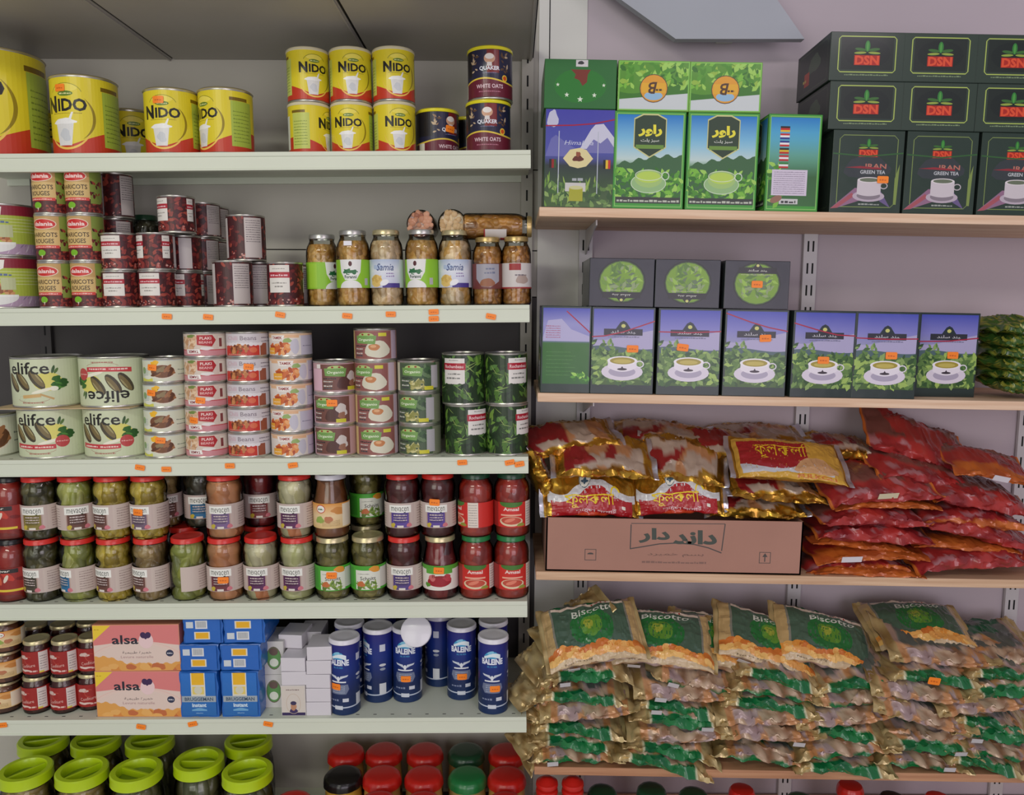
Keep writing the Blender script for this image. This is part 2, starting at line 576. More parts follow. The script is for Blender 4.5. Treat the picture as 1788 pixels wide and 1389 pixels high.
YB = 2.12
struct('floor', boxmesh('floor', -2.2, -1.6, -.05, 2.6, 2.3, 0, 'floor'))
struct('wall_back', boxmesh('wall_back', .185, YB, 0, 2.2, YB + .06, 3.0, 'wall'))
struct('wall_back_white', boxmesh('wall_back_white', .064, YB - .004, 0, .185, YB + .06, 3.0, 'wallwhite'))
for key, y, o_ in (('S1', 266, 'second board down'), ('S2', 536, 'third board down'), ('S3', 801, 'fourth board down'),
                   ('S4', 1053, 'fifth board down, under the pickle jars'), ('S5', 1255, 'sixth board down, under the salt canisters')):
    st = {'S1': [], 'S2': [(291, 553, 1), (363, 554, 1), (489, 550, 1), (606, 552, 1), (682, 549, 1), (757, 545, 1), (757, 557, 1), (857, 553, 1)],
          'S3': [(244, 817, 1), (290, 820, 1), (401, 814, 1), (511, 813, 1), (807, 808, 1), (890, 808, 2)], 'S4': [],
          'S5': [(4, 1267, 1), (246, 1270, 1), (336, 1265, 1), (468, 1265, 1)]}[key]
    make_shelf_left(key, y, o_, st)
# steel back of the metal bay, two plain panels above, shade coloured into the lower ones
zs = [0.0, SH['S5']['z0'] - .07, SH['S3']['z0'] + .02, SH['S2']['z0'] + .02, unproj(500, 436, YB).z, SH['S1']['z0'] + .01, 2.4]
mt = ['panel', 'panel_shade', 'panel_shade', 'panel', 'panel', 'panel']
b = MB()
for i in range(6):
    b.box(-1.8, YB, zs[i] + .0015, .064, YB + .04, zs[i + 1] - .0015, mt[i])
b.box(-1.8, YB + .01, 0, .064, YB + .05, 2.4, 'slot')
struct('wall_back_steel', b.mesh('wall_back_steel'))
# deep steel board above the metal bay
zc = unproj(465, 105, YB).z
cx0 = [-1.8, unproj(303, 105, YB).x, unproj(650, 98, YB).x, .05]
root = bpy.data.objects.new('overhead_panel', None); COL.objects.link(root); root.location = (0, 1.5, zc)
tag(root, 'deep dark grey steel board over the metal bay, seamed underside seen from below', 'shelf')
for i in range(3):
    b = MB(); b.box(cx0[i] + .003, 0, 0, cx0[i + 1] - .003, .62, .004, 'canopy', bev=.0012)
    b.box(cx0[i + 1] - .010, 0, .0, cx0[i + 1] - .006, .62, -.004, 'canopy')
    mobj('steel_sheet', b.mesh('steel_sheet'), root)
mobj('top_stiffener', boxmesh('top_stiffener', -1.8, 0, .004, .05, .62, .03, 'slot'), root)


def post(px, py, label, z0, z1, w=.036, cols=(-.0065, .0065), Y=YB, x=None, mat='post', ph=0.0):
    X = unproj(px, py, Y).x if x is None else x
    root = bpy.data.objects.new('upright_post', None); COL.objects.link(root); root.location = (X, Y, z0)
    tag(root, label, 'post', 'slotted upright posts')
    b = MB(); b.box(-w / 2, -.014, 0, w / 2, -.004, z1 - z0, mat, bev=.001)
    n = int((z1 - z0) / .0565)
    for k in range(n):
        for c in cols:
            b.box(c - .0022, -.0143, k * .0565 + .01 + ph, c + .0022, -.0139, k * .0565 + .037 + ph, 'slot')
    mobj('slotted_rail', b.mesh('slotted_rail'), root)
    return X


for key, y, o_ in (('A', 369, 'topmost, under the green tea boxes'), ('B', 694, 'under the blue and green tea boxes'),
                   ('C', 1006, 'under the cardboard carton'), ('D', 1347, 'under the green biscuit packets')):
    make_shelf_right(key, y, o_)
p1 = post(1022, 440, 'slotted grey upright post where the white panel meets the wall', .1, 1.75)
p2 = post(1412, 440, 'slotted grey upright post in the middle of the mauve wall', .1, 1.75)
p3 = post(1784, 765, 'slotted grey upright post beside the tallest end of the wall', .1, 1.45)
b = None
postx = unproj(921, 200, 2.10).x
post(0, 0, 'slotted steel upright post dividing metal bay from wooden bay', .1, 2.2, w=.03, cols=(.0,), Y=2.118, x=postx, mat='panel', ph=.012)
post(85, 600, 'slotted steel upright post behind the dolma cans', .1, 2.2, w=.03, cols=(.0,), Y=2.119, mat='panel_shade')
for key, nm in (('A', 'topmost board'), ('B', 'second board'), ('C', 'third board'), ('D', 'lowest board')):
    for X, w in ((p1, 'at the white panel'),):
        z = SH[key]['z0'] + SH[key]['tilt'] * X - .0215
        b = MB()
        pr = [(0, 0), (-.26, 0), (-.262, -.012), (-.20, -.018), (0, -.062)]
        vs = [(x, y, zz) for x in (-.0015, .0015) for (y, zz) in pr]
        b.add(vs, [(0, 1, 2, 3, 4), (9, 8, 7, 6, 5)] + [(i, 5 + i, 5 + (i + 1) % 5, (i + 1) % 5) for i in range(5)], 'post')
        o = mobj('shelf_bracket', b.mesh('shelf_bracket')); o.location = (X, YB - .0145, z)
        tag(o, 'pale steel bracket carrying the %s %s' % (nm, w), 'bracket', 'steel shelf brackets')
# slanting blue-grey shape high on the wall, built as a thin slab
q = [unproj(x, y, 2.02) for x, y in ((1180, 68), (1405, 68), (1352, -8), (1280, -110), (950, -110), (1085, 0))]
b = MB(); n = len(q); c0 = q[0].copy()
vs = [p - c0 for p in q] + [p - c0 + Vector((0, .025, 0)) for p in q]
b.add(vs, [tuple(range(n)), tuple(range(2 * n - 1, n - 1, -1))] + [(i, n + i, n + (i + 1) % n, (i + 1) % n) for i in range(n)], 'slab_grey')
o = mobj('slanting_slab', b.mesh('slanting_slab')); o.location = c0
tag(o, 'slanting blue-grey slab high on the wall above the tea boxes', 'panel')
o = mobj('spacer_block', boxmesh('spacer_block', .12, .025, .02, .16, .099, .06, 'wallwhite'), o)
# thin seam on the wall above the tea boxes
b = MB(); x = unproj(960, 40, YB).x
b.box(x - .0012, YB - .0052, SH['A']['z0'] + .1, x + .0012, YB - .0038, 2.6, 'slot'); struct('trim_1', b.mesh('trim_1'))


# ================================================================== builders for products
def can_body(R, H, mat='tin', ribs=0):
    e = .0008
    pr = [(0, .003), (R - .004, .003), (R - .003, 0), (R + e * .3, 0), (R + e, .001), (R + e, .0026), (R - .0004, .0042)]
    if ribs:
        for i in range(ribs):
            z = H * .25 + H * .5 * i / max(1, ribs - 1)
            pr += [(R - .0004, z - .003), (R - .0009, z), (R - .0004, z + .003)]
    pr += [(R - .0004, H - .0042), (R + e, H - .0026), (R + e, H - .0008), (R, H), (R - .002, H), (R - .003, H - .003), (R * .75, H - .003), (R * .72, H - .0022), (0, H - .0022)]
    b = MB(); b.lathe(pr, mat, seg=40); return b.mesh('can_body')


def wrap_label(art, R, z0, mat='print', name='paper_label'):
    b = MB(); b.art(art, cyl(R, z0), mat, R * 100, smooth=False)
    return b.mesh(name)


def can(R, H, artfn, seed=0, mat='print'):
    w = 2 * PI * R * 1000; h = (H - .0086) * 1000
    return [P('can_body', can_body(R, H)), P('paper_label', wrap_label(artfn(w, h, seed), R + .0001, .0043, mat))]


def lid_mesh(R, h, mat, name='lid', dome=0.0):
    b = MB()
    b.lathe([(0, h + dome - .001), (R * .5, h + dome * .8 - .001), (R * .80, h - .001), (R * .86, h), (R * .95, h - .0004), (R, h - .003), (R * 1.0, .0022), (R * 1.012, .001), (R * 1.0, 0), (R * .93, 0)], mat, seg=40)
    return b.mesh(name)


JP = {  # glass profiles as fractions (r, z)
    'straight': [(0, .012), (.80, .012), (.90, 0), (.97, .02), (1, .06), (1, .70), (.985, .76), (.93, .82), (.80, .88), (.76, .90), (.76, .97)],
    'waist': [(0, .012), (.80, .012), (.88, 0), (.96, .02), (.995, .06), (1, .12), (.985, .42), (.95, .52), (.935, .58), (.945, .65), (.985, .72), (.99, .79), (.94, .86), (.86, .90), (.84, .97)],
    'squat': [(0, .012), (.80, .012), (.90, 0), (.98, .03), (1, .10), (1, .74), (.95, .82), (.86, .88), (.84, .97)],
    'shoulder': [(0, .012), (.8, .012), (.9, 0), (.97, .02), (1, .08), (1, .50), (.97, .60), (.86, .74), (.80, .82), (.80, .97)],
    'barrel': [(0, .012), (.74, .012), (.82, 0), (.92, .03), (.98, .15), (1, .40), (.99, .62), (.95, .76), (.87, .86), (.80, .90), (.80, .96)],
}


def food_mesh(prof, R, H, cell, cols, amp=.5, elong=1.0, seed=0, nt=140, ori=None, top=.9, gap=.0022, name='contents'):
    """a packed filling: rounded lumps pressed against the glass"""
    rs = np.random.RandomState(seed)
    pz = [p[1] * H for p in prof]; pr = [max(0, p[0] * R - gap) for p in prof]
    k0 = next(i for i, p in enumerate(prof) if p[0] > .85)
    zz = np.linspace(pz[k0] + .003, H * top, max(10, int(H * top / (2 * PI * R / nt))))
    rr = np.interp(zz, pz[k0:], pr[k0:])
    th = np.linspace(0, 2 * PI, nt, endpoint=False)
    U, V = np.meshgrid(th * R, zz)
    circ = 2 * PI * R
    n = max(6, int(circ * H / (cell * cell * elong * 2.6)))
    su = rs.uniform(0, circ, n); sv = rs.uniform(0, H, n); sa = rs.uniform(0, PI, n) if ori is None else rs.normal(ori, .35, n)
    du = (U[..., None] - su + circ / 2) % circ - circ / 2; dv = V[..., None] - sv
    ca, sn = np.cos(sa), np.sin(sa)
    d = np.sqrt(((du * ca + dv * sn) / elong) ** 2 + (-du * sn + dv * ca) ** 2) / cell
    idx = d.argmin(-1); d1 = d.min(-1)
    dome = np.clip(1 - d1 ** 2.4, -.8, 1)
    depth = amp * cell * (dome - 1)
    rad = rr[:, None] + depth
    base = np.array([lin(c) for c in cols]); ci = rs.randint(0, len(cols), n)
    br = rs.uniform(.72, 1.2, n)
    C = base[ci[idx]] * br[idx][..., None]
    nz = len(zz)
    vs = [(rad[i, j] * math.sin(th[j]), -rad[i, j] * math.cos(th[j]), zz[i]) for i in range(nz) for j in range(nt)]
    vc = [tuple(C[i, j]) + (0,) for i in range(nz) for j in range(nt)]
    b = MB(); fs = [(i * nt + j, i * nt + (j + 1) % nt, (i + 1) * nt + (j + 1) % nt, (i + 1) * nt + j) for i in range(nz - 1) for j in range(nt)]
    b.v = list(vs); k = b.mi('food')
    for f in fs: b.f.append(f); b.c.append([vc[f[0]]] * 4); b.m.append(k); b.sm.append(True)
    nb = len(b.v); b.v += [(0, 0, zz[0]), (0, 0, zz[-1])]
    for j in range(nt):
        for f in ((nb, (j + 1) % nt, j), (nb + 1, (nz - 1) * nt + j, (nz - 1) * nt + (j + 1) % nt)):
            b.f.append(f); b.c.append([vc[min(f[1], f[2])]] * 3); b.m.append(k); b.sm.append(True)
    return b.mesh(name)


_glass = {}


def jar(R, H, style, lidmat, food, art=None, lz=.08, lid_r=None, lid_h=.013, dome=0.0, fname='contents', seed=0):
    prof = JP[style]; k = (R, H, style)
    if k not in _glass:
        b = MB(); b.lathe([(r * R, z * H) for r, z in prof], 'glass', seg=48); _glass[k] = b.mesh('glass')
    lr = (lid_r or prof[-1][0] + .04) * R
    m = food if isinstance(food, bpy.types.Mesh) else food_mesh(prof, R, H, seed=seed, name=fname, **food)
    out = [P('glass', _glass[k]), P(fname, m), P('lid', lid_mesh(lr, lid_h, lidmat, dome=dome), mat=Matrix.Translation((0, 0, H - lid_h)))]
    if art is not None: out.append(P('paper_label', wrap_label(art, R * 1.002 + .0004, lz * H)))
    return out


def stick(R, ang, z, tilt=0.0, sc=1.0):
    m = Matrix.Rotation(ang, 4, 'Z') @ Matrix.Translation((0, 0, z)) @ Matrix.Translation((0, -R, 0)) @ Matrix.Rotation(tilt, 4, 'Y') @ Matrix.Diagonal((sc, 1, sc, 1)) @ Matrix.Translation((0, R, 0))
    return P('price_sticker', sticker(round(R, 4)), mat=m)


def fstick(x, y, z, tilt=0.0, sc=1.0):
    return P('price_sticker', sticker(), mat=Matrix.Translation((x, y, z)) @ Matrix.Rotation(tilt, 4, 'Y') @ Matrix.Diagonal((sc, 1, sc, 1)))


# ---- artworks -------------------------------------------------------
BLK = (28, 26, 22); WHT = (236, 234, 226)


def a_milk(w, h, seed=0):
    a = Art(w, h, (226, 208, 44)); D = w / PI  # visible width
    red = (196, 58, 34)
    a.strip(lambda x: 0, lambda x: h * (.10 + .25 * abs(math.sin(x / D * 1.55)) ** 1.3), -w / 2, w / 2, red, 60)
    a.ring(0, h * .46, D * .40, h * .40, D * .035, (240, 200, 90), PI * 1.02, PI * 1.98, taper=True)
    a.ring(D * .02, h * .47, D * .40, h * .34, D * .045, (150, 130, 20), -PI * .32, PI * .28, taper=True)
    a.ell(0, h * .86, D * .2, h * .055, (238, 222, 90)); a.ring(0, h * .78, D * .26, h * .14, 1.4, (150, 146, 30), .2, PI - .2)
    a.ell(0, h * .785, D * .13, h * .035, (96, 128, 40)); a.scribble(-D * .1, h * .775, D * .2, h * .02, (220, 220, 150), 2)
    a.text('N', -D * .27, h * .54, h * .22, BLK, .05, width=D * .21)
    a.text('IDO', D * .095, h * .55, h * .17, BLK, .035, width=D * .46)
    a.scribble(-D * .25, h * .52, D * .5, h * .012, (160, 140, 30), 5)
    a.poly([(-D * .20, h * .42), (D * .12, h * .42), (D * .07, h * .10), (-D * .15, h * .10)], (226, 226, 224))
    a.blob(-D * .04, h * .42, D * .17, h * .045, (244, 244, 242), 3, .35)
    a.poly([(D * .02, h * .42), (D * .07, h * .42), (D * .12, h * .54), (D * .09, h * .54)], (240, 240, 238))
    a.blob(-D * .03, h * .24, D * .09, h * .08, (206, 210, 214), 5, .25)
    for s_, c in ((-1, (196, 206, 100)), (1, (170, 190, 70))):  # side text panels
        cx = s_ * D * .80
        a.rect(cx - D * .24, h * .10, cx + D * .20, h * .84, c); a.rect(cx - D * .26, h * .845, cx + D * .10, h * .90, (120, 96, 20))
        for k in range(9): a.scribble(cx - D * .2, h * (.18 + .06 * k), D * .34, h * .018, (120, 140, 50), k)
    a.rect(-w / 2, h * .1, -w / 2 + D * .4, h * .8, (222, 226, 214)); a.rect(w / 2 - D * .4, h * .1, w / 2, h * .8, (222, 226, 214))
    return a


def a_oats(w, h, seed=0):
    a = Art(w, h, (34, 34, 62)); D = w / PI
    mar = (104, 30, 48)
    wv = lambda x: h * (.34 + .045 * math.cos((x + D * .15) / D * 4.2))
    a.rect(-D * .06, h * .5, D * .22, h * .98, (120, 34, 34)); a.rect(-w / 2, h * .45, -D * .45, h, (30, 26, 34))
    a.strip(lambda x: 0, wv, -w / 2, w / 2, mar, 70)
    a.strip(lambda x: wv(x) - h * .012, lambda x: wv(x) + h * .022, -w / 2, w / 2, (224, 196, 70), 70)
    a.ell(0, h * .80, D * .125, h * .105, (206, 160, 130)); a.ell(0, h * .84, D * .1, h * .06, (232, 226, 218)); a.poly([(-D * .05, h * .72), (D * .05, h * .72), (D * .06, h * .64), (-D * .06, h * .64)], (220, 214, 210))
    a.text('QUAKER', 0, h * .54, h * .10, (228, 232, 240), .03, width=D * .46); a.scribble(-D * .16, h * .49, D * .32, h * .018, (120, 120, 160), 4)
    for s_ in (-1, 1):
        a.scatter(s_ * D * .36 - D * .08, h * .5, s_ * D * .36 + D * .08, h * .92, 11, D * .05, D * .022, [(150, 120, 90), (196, 172, 140), (96, 70, 50)], 5 + s_, 'leaf')
    a.ell(D * .36, h * .40, D * .07, h * .07, (230, 190, 60)); a.ell(D * .36, h * .40, D * .045, h * .045, (206, 80, 30))
    a.text('WHITE OATS', 0, h * .18, h * .085, (226, 200, 206), .02, width=D * .62); a.scribble(-D * .25, h * .10, D * .5, h * .025, (180, 110, 130), 6)
    a.rect(w / 2 - D * .5, h * .08, w / 2 - D * .2, h * .7, (214, 212, 204)); a.rect(-D * .84, h * .03, -D * .66, h * .30, (226, 222, 206))
    return a


BEANS = [(112, 34, 34), (138, 48, 42), (92, 26, 30), (158, 66, 52), (76, 22, 26)]


def a_haricots(w, h, seed=0):
    a = Art(w, h, (196, 158, 98)); D = w / PI
    a.rect(-w / 2, 0, w / 2, h * .30, (84, 30, 30))
    a.scatter(-w / 2, -1, w / 2, h * .26, 120, D * .07, D * .035, BEANS, seed, 'ell')
    for s_ in (-1, 1):
        a.rect(s_ * D * .72 - D * .25, h * .2, s_ * D * .72 + D * .25, h, (134, 150, 66)); a.scatter(s_ * D * .72 - D * .25, 0, s_ * D * .72 + D * .25, h * .7, 26, D * .07, D * .035, BEANS + [(120, 140, 60)], seed + 3, 'ell')
    a.rect(-D * .46, h * .30, D * .46, h * .68, (214, 182, 118))
    a.ell(0, h * .82, D * .40, h * .125, (236, 214, 190)); a.ell(0, h * .82, D * .37, h * .11, (206, 44, 40))
    a.text('dalania', 0, h * .775, h * .095, (244, 220, 214), .03, width=D * .60)
    a.text('HARICOTS', 0, h * .52, h * .105, (72, 54, 30), .02, width=D * .80); a.text('ROUGES', 0, h * .375, h * .105, (72, 54, 30), .02, width=D * .60)
    a.rect(-D * .46, h * .26, D * .44, h * .33, (214, 70, 62)); a.scribble(-D * .36, h * .28, D * .7, h * .03, (240, 190, 180), 4)
    a.ell(-D * .08, h * .155, D * .13, h * .075, (124, 186, 40)); a.poly([(-D * .1, h * .1), (-D * .04, h * .1), (-D * .06, h * .02)], (214, 196, 180))
    return a


def a_tamek_big(w, h, seed=0):
    a = Art(w, h, (176, 190, 74)); D = w / PI
    a.rect(-w / 2, h * .80, w / 2, h, (140, 34, 52))
    for k in range(5): a.rect(-w / 2, h * (.46 + .065 * k), w / 2, h * (.475 + .065 * k), (206, 216, 150))
    a.rect(-w / 2, 0, w / 2, h * .22, (176, 150, 176)); a.scatter(-w / 2, 0, w / 2, h * .2, 40, D * .05, 1.2, [(206, 190, 206), (140, 120, 150)], seed, 'leaf', rot=.9)
    a.scatter(-D * .2, h * .26, D * .42, h * .46, 46, D * .05, D * .03, [(176, 110, 60), (140, 80, 44), (206, 150, 96)], seed)
    a.ell(D * .12, h * .20, D * .36, h * .17, (226, 226, 224), 0, 20, PI, 2 * PI); a.rect(-D * .24, h * .20, D * .48, h * .25, (236, 236, 232))
    a.rect(D * .25, h * .35, D * .45, h * .6, (190, 196, 150))
    a.poly([(-D * .3, h * .97), (D * .32, h * .97), (D * .30, h * .80), (D * .22, h * .74), (-D * .2, h * .74), (-D * .3, h * .8)], (240, 236, 230))
    a.text('TAMEK', 0, h * .80, h * .125, (160, 30, 44), .04, width=D * .52)
    a.scribble(-D * .3, h * .64, D * .7, h * .05, (90, 110, 150), 3)
    return a


def a_kidney(w, h, seed=0):
    a = Art(w, h, (66, 20, 24)); D = w / PI
    a.scatter(-w / 2, 0, w / 2, h, 230, D * .085, D * .042, BEANS, seed, 'ell')
    a.scatter(-w / 2, 0, w / 2, h * .14, 30, D * .03, D * .02, [(206, 160, 150), (190, 120, 110)], seed + 1)

    def tagl(cx, ww):
        a.rect(cx - ww / 2, h * .80, cx + ww / 2, h * .97, (228, 222, 214)); a.rect(cx - ww / 2 - .6, h * .66, cx + ww / 2 + .6, h * .80, (176, 38, 52))
        a.rect(cx - ww / 2, h * .30, cx + ww / 2, h * .66, (230, 226, 218))
        a.scribble(cx - ww * .42, h * .70, ww * .84, h * .05, (232, 190, 196), 3); a.scribble(cx - ww * .36, h * .52, ww * .72, h * .035, (150, 146, 140), 4); a.scribble(cx - ww * .2, h * .43, ww * .4, h * .035, (150, 146, 140), 5)
        a.scribble(cx - ww * .3, h * .87, ww * .6, h * .025, (150, 146, 140), 9)
    tagl(0, D * .62); tagl(w / 2 - D * .62, D * .22)
    cx = -w / 2 + D * .75
    a.rect(cx - D * .24, h * .03, cx + D * .24, h * .97, (200, 190, 186))
    for k in range(10): a.scribble(cx - D * .2, h * (.4 + .055 * k), D * .4, h * .02, (110, 100, 104), k)
    a.rect(w / 2 - D * .36, h * .03, w / 2, h * .97, (206, 198, 196))
    return a


def a_dolma(w, h, seed=0):
    a = Art(w, h, (204, 212, 178)); D = w / PI; r = random.Random(4)
    for k in range(26):
        a.ring(r.uniform(-w / 2, w / 2), r.uniform(0, h), r.uniform(4, 9), r.uniform(4, 9), .5, (182, 190, 160), r.uniform(0, 3), r.uniform(3.2, 6), n=12)
    a.ell(D * .22, h * .52, D * .2, h * .2, (222, 214, 110))
    for i, x in enumerate((-.30, -.12, .10)):
        a.ell(D * x - D * .03, h * (.50 + .03 * i), D * .17, h * .10, (70, 62, 44), -.95, 16)
        a.ell(D * x - D * .02, h * (.52 + .03 * i), D * .15, h * .06, (122, 106, 66), -.95, 16); a.ell(D * x + D * .0, h * (.54 + .03 * i), D * .09, h * .018, (160, 150, 104), -.95, 10)
    for i in range(7):
        a.blob(D * (.34 + .05 * (i % 3)), h * (.40 + .045 * i / 2 * (1 if i % 2 else 1.3)), D * .07, h * .06, [(52, 104, 38), (80, 136, 52), (36, 84, 30)][i % 3], i, .3)
    a.ell(D * .14, h * .33, D * .16, h * .035, (238, 236, 214), .25); a.ell(D * .30, h * .37, D * .06, h * .05, (240, 238, 220))
    a.text('elifce', -D * .06, h * .68, h * .26, (30, 28, 24), .012, width=D * .62)
    a.ell(D * .30, h * .78, D * .02, h * .09, (60, 90, 50), -.3); a.ell(D * .34, h * .75, D * .02, h * .07, (90, 120, 60), -.6)
    if seed:
        rib = (198, 60, 66)
        a.strip(lambda x: h * .17 + abs(x / D) ** 2 * h * .12, lambda x: h * .27 + abs(x / D) ** 2 * h * .12, -D * .42, D * .24, rib, 16)
        a.ell(D * .33, h * .33, D * .10, h * .13, (190, 70, 70)); a.scribble(D * .25, h * .32, D * .16, h * .03, (226, 170, 160), 3)
        a.scribble(-D * .36, h * .205, D * .26, h * .035, (240, 210, 200), 5); a.scribble(-D * .06, h * .20, D * .26, h * .035, (240, 210, 200), 6)
    else:
        a.rect(-D * .15, h * .18, D * .12, h * .25, (206, 170, 110), .08); a.rect(D * .1, h * .18, D * .3, h * .22, (196, 160, 100), -.4)
    a.ring(0, h * .18, D * .25, h * .1, .8, (170, 120, 100), PI * 1.1, PI * 1.9); a.scribble(-D * .16, h * .06, D * .32, h * .03, (176, 120, 104), 8)
    return a


def a_tuna(w, h, seed=0):
    a = Art(w, h, (214, 218, 196)); D = w / PI
    a.rect(-w / 2, h * .95, w / 2, h, (190, 196, 190)); a.rect(-D * .5, 0, -D * .1, h * .14, (210, 210, 90))
    a.ell(-D * .38, h * .5, D * .08, h * .16, (130, 166, 80)); a.blob(-D * .25, h * .2, D * .1, h * .12, (226, 228, 214), 3)
    a.ell(D * .14, h * .44, D * .31, h * .34, (222, 214, 196)); a.ell(D * .14, h * .46, D * .28, h * .30, (120, 76, 46))
    for k in range(8): a.ell(D * (.14 + .18 * math.cos(k * .9)), h * (.46 + .16 * math.sin(k * 1.4)), D * .13, h * .08, [(158, 106, 66), (96, 58, 36), (140, 120, 84)][k % 3], -.4 + .2 * k, 12)
    a.blob(-D * .04, h * .84, D * .10, h * .13, (240, 186, 40), 2, .35)
    for k in range(5): a.scribble(-D * .44, h * (.28 + .07 * k), D * .22, h * .03, (150, 170, 180), k)
    a.scribble(D * .5, h * .3, D * .3, h * .05, (120, 130, 120), 7); a.scribble(D * .5, h * .5, D * .3, h * .05, (120, 130, 120), 8)
    return a


def a_tamek_pilaki(w, h, seed=0):
    a = Art(w, h, (216, 200, 186)); D = w / PI
    a.rect(-w / 2, 0, w / 2, h * .26, (206, 140, 146)); a.rect(-w / 2, h * .24, w / 2, h * .28, (190, 60, 70))
    a.scatter(-D * .42, h * .34, -D * .02, h * .9, 60, D * .055, D * .035, [(214, 176, 140), (196, 150, 110), (230, 200, 166)], seed)
    a.blob(-D * .16, h * .9, D * .12, h * .07, (120, 140, 70), 2, .3)
    a.poly([(D * .0, h * .95), (D * .36, h * .95), (D * .44, h * .72), (D * .34, h * .42), (D * .0, h * .50)], (176, 34, 40))
    a.text('PLAKI', D * .2, h * .74, h * .13, (240, 214, 206), .02, width=D * .26); a.text('BEANS', D * .2, h * .56, h * .11, (232, 180, 176), .02, width=D * .30)
    a.poly([(-D * .30, h * .30), (D * .06, h * .30), (D * .08, h * .10), (-D * .28, h * .08)], (244, 240, 234))
    a.text('TAMEK', -D * .11, h * .125, h * .13, (140, 30, 44), .03, rot=PI, width=D * .28)
    a.blob(D * .22, h * .33, D * .14, h * .08, (230, 226, 222), 4)
    a.rect(D * .5, h * .3, D * .72, h * .9, (226, 216, 200)); a.rect(D * .52, h * .4, D * .60, h * .8, (130, 60, 60)); a.rect(-D * .8, h * .3, -D * .5, h * .9, (226, 216, 200))
    return a


def a_chili(w, h, seed=0):
    a = Art(w, h, (208, 202, 206)); D = w / PI
    a.rect(-D * .52, 0, D * .40, h * .52, (196, 52, 36)); a.rect(D * .42, 0, D * .62, h * .55, (150, 80, 56)); a.rect(-D * .9, 0, -D * .54, h * .5, (226, 214, 206))
    for k in range(9): a.blob(-D * .46 + D * .11 * k, h * .52, D * .065, h * .085, (226, 222, 224), k, .15, 12)
    a.scatter(-D * .30, h * .10, D * .14, h * .46, 40, D * .05, D * .032, [(150, 84, 44), (116, 56, 30), (190, 120, 70), (206, 140, 84)], seed)
    a.ell(D * .25, h * .25, D * .09, h * .13, (214, 104, 66)); a.text('Chili', -D * .26, h * .70, h * .20, (206, 176, 186), .02, width=D * .30); a.text('Beans', D * .14, h * .70, h * .20, (140, 128, 138), .01, width=D * .38)
    a.scribble(D * .46, h * .62, D * .34, h * .05, (130, 120, 130), 4); a.scribble(D * .46, h * .78, D * .34, h * .05, (130, 120, 130), 5); a.scribble(-D * .4, h * .04, D * .5, h * .035, (230, 170, 150), 6)
    return a


def a_tamek_orange(w, h, seed=0):
    a = Art(w, h, (222, 214, 206)); D = w / PI
    a.rect(-w / 2, h * .9, w / 2, h, (222, 188, 156)); a.rect(-D * .5, h * .80, D * .46, h * .93, (224, 180, 140))
    a.scatter(-D * .34, h * .10, D * .22, h * .52, 60, D * .06, D * .035, [(206, 104, 50), (224, 140, 76), (176, 76, 36), (236, 170, 110)], seed)
    a.rect(-D * .42, h * .04, -D * .16, h * .34, (232, 168, 60)); a.scribble(-D * .38, h * .16, D * .2, h * .05, (240, 226, 190), 3)
    a.poly([(-D * .28, h * .92), (D * .12, h * .92), (D * .08, h * .70), (-D * .24, h * .66)], (240, 234, 226)); a.text('TAMEK', -D * .08, h * .735, h * .13, (150, 30, 40), .03, width=D * .28)
    a.blob(D * .18, h * .68, D * .09, h * .12, (150, 176, 104), 3, .3); a.blob(D * .35, h * .40, D * .11, h * .34, (196, 192, 204), 6, .1); a.rect(D * .5, 0, w / 2, h * .9, (196, 190, 204))
    a.scribble(D * .55, h * .4, D * .3, h * .04, (120, 116, 140), 6)
    return a


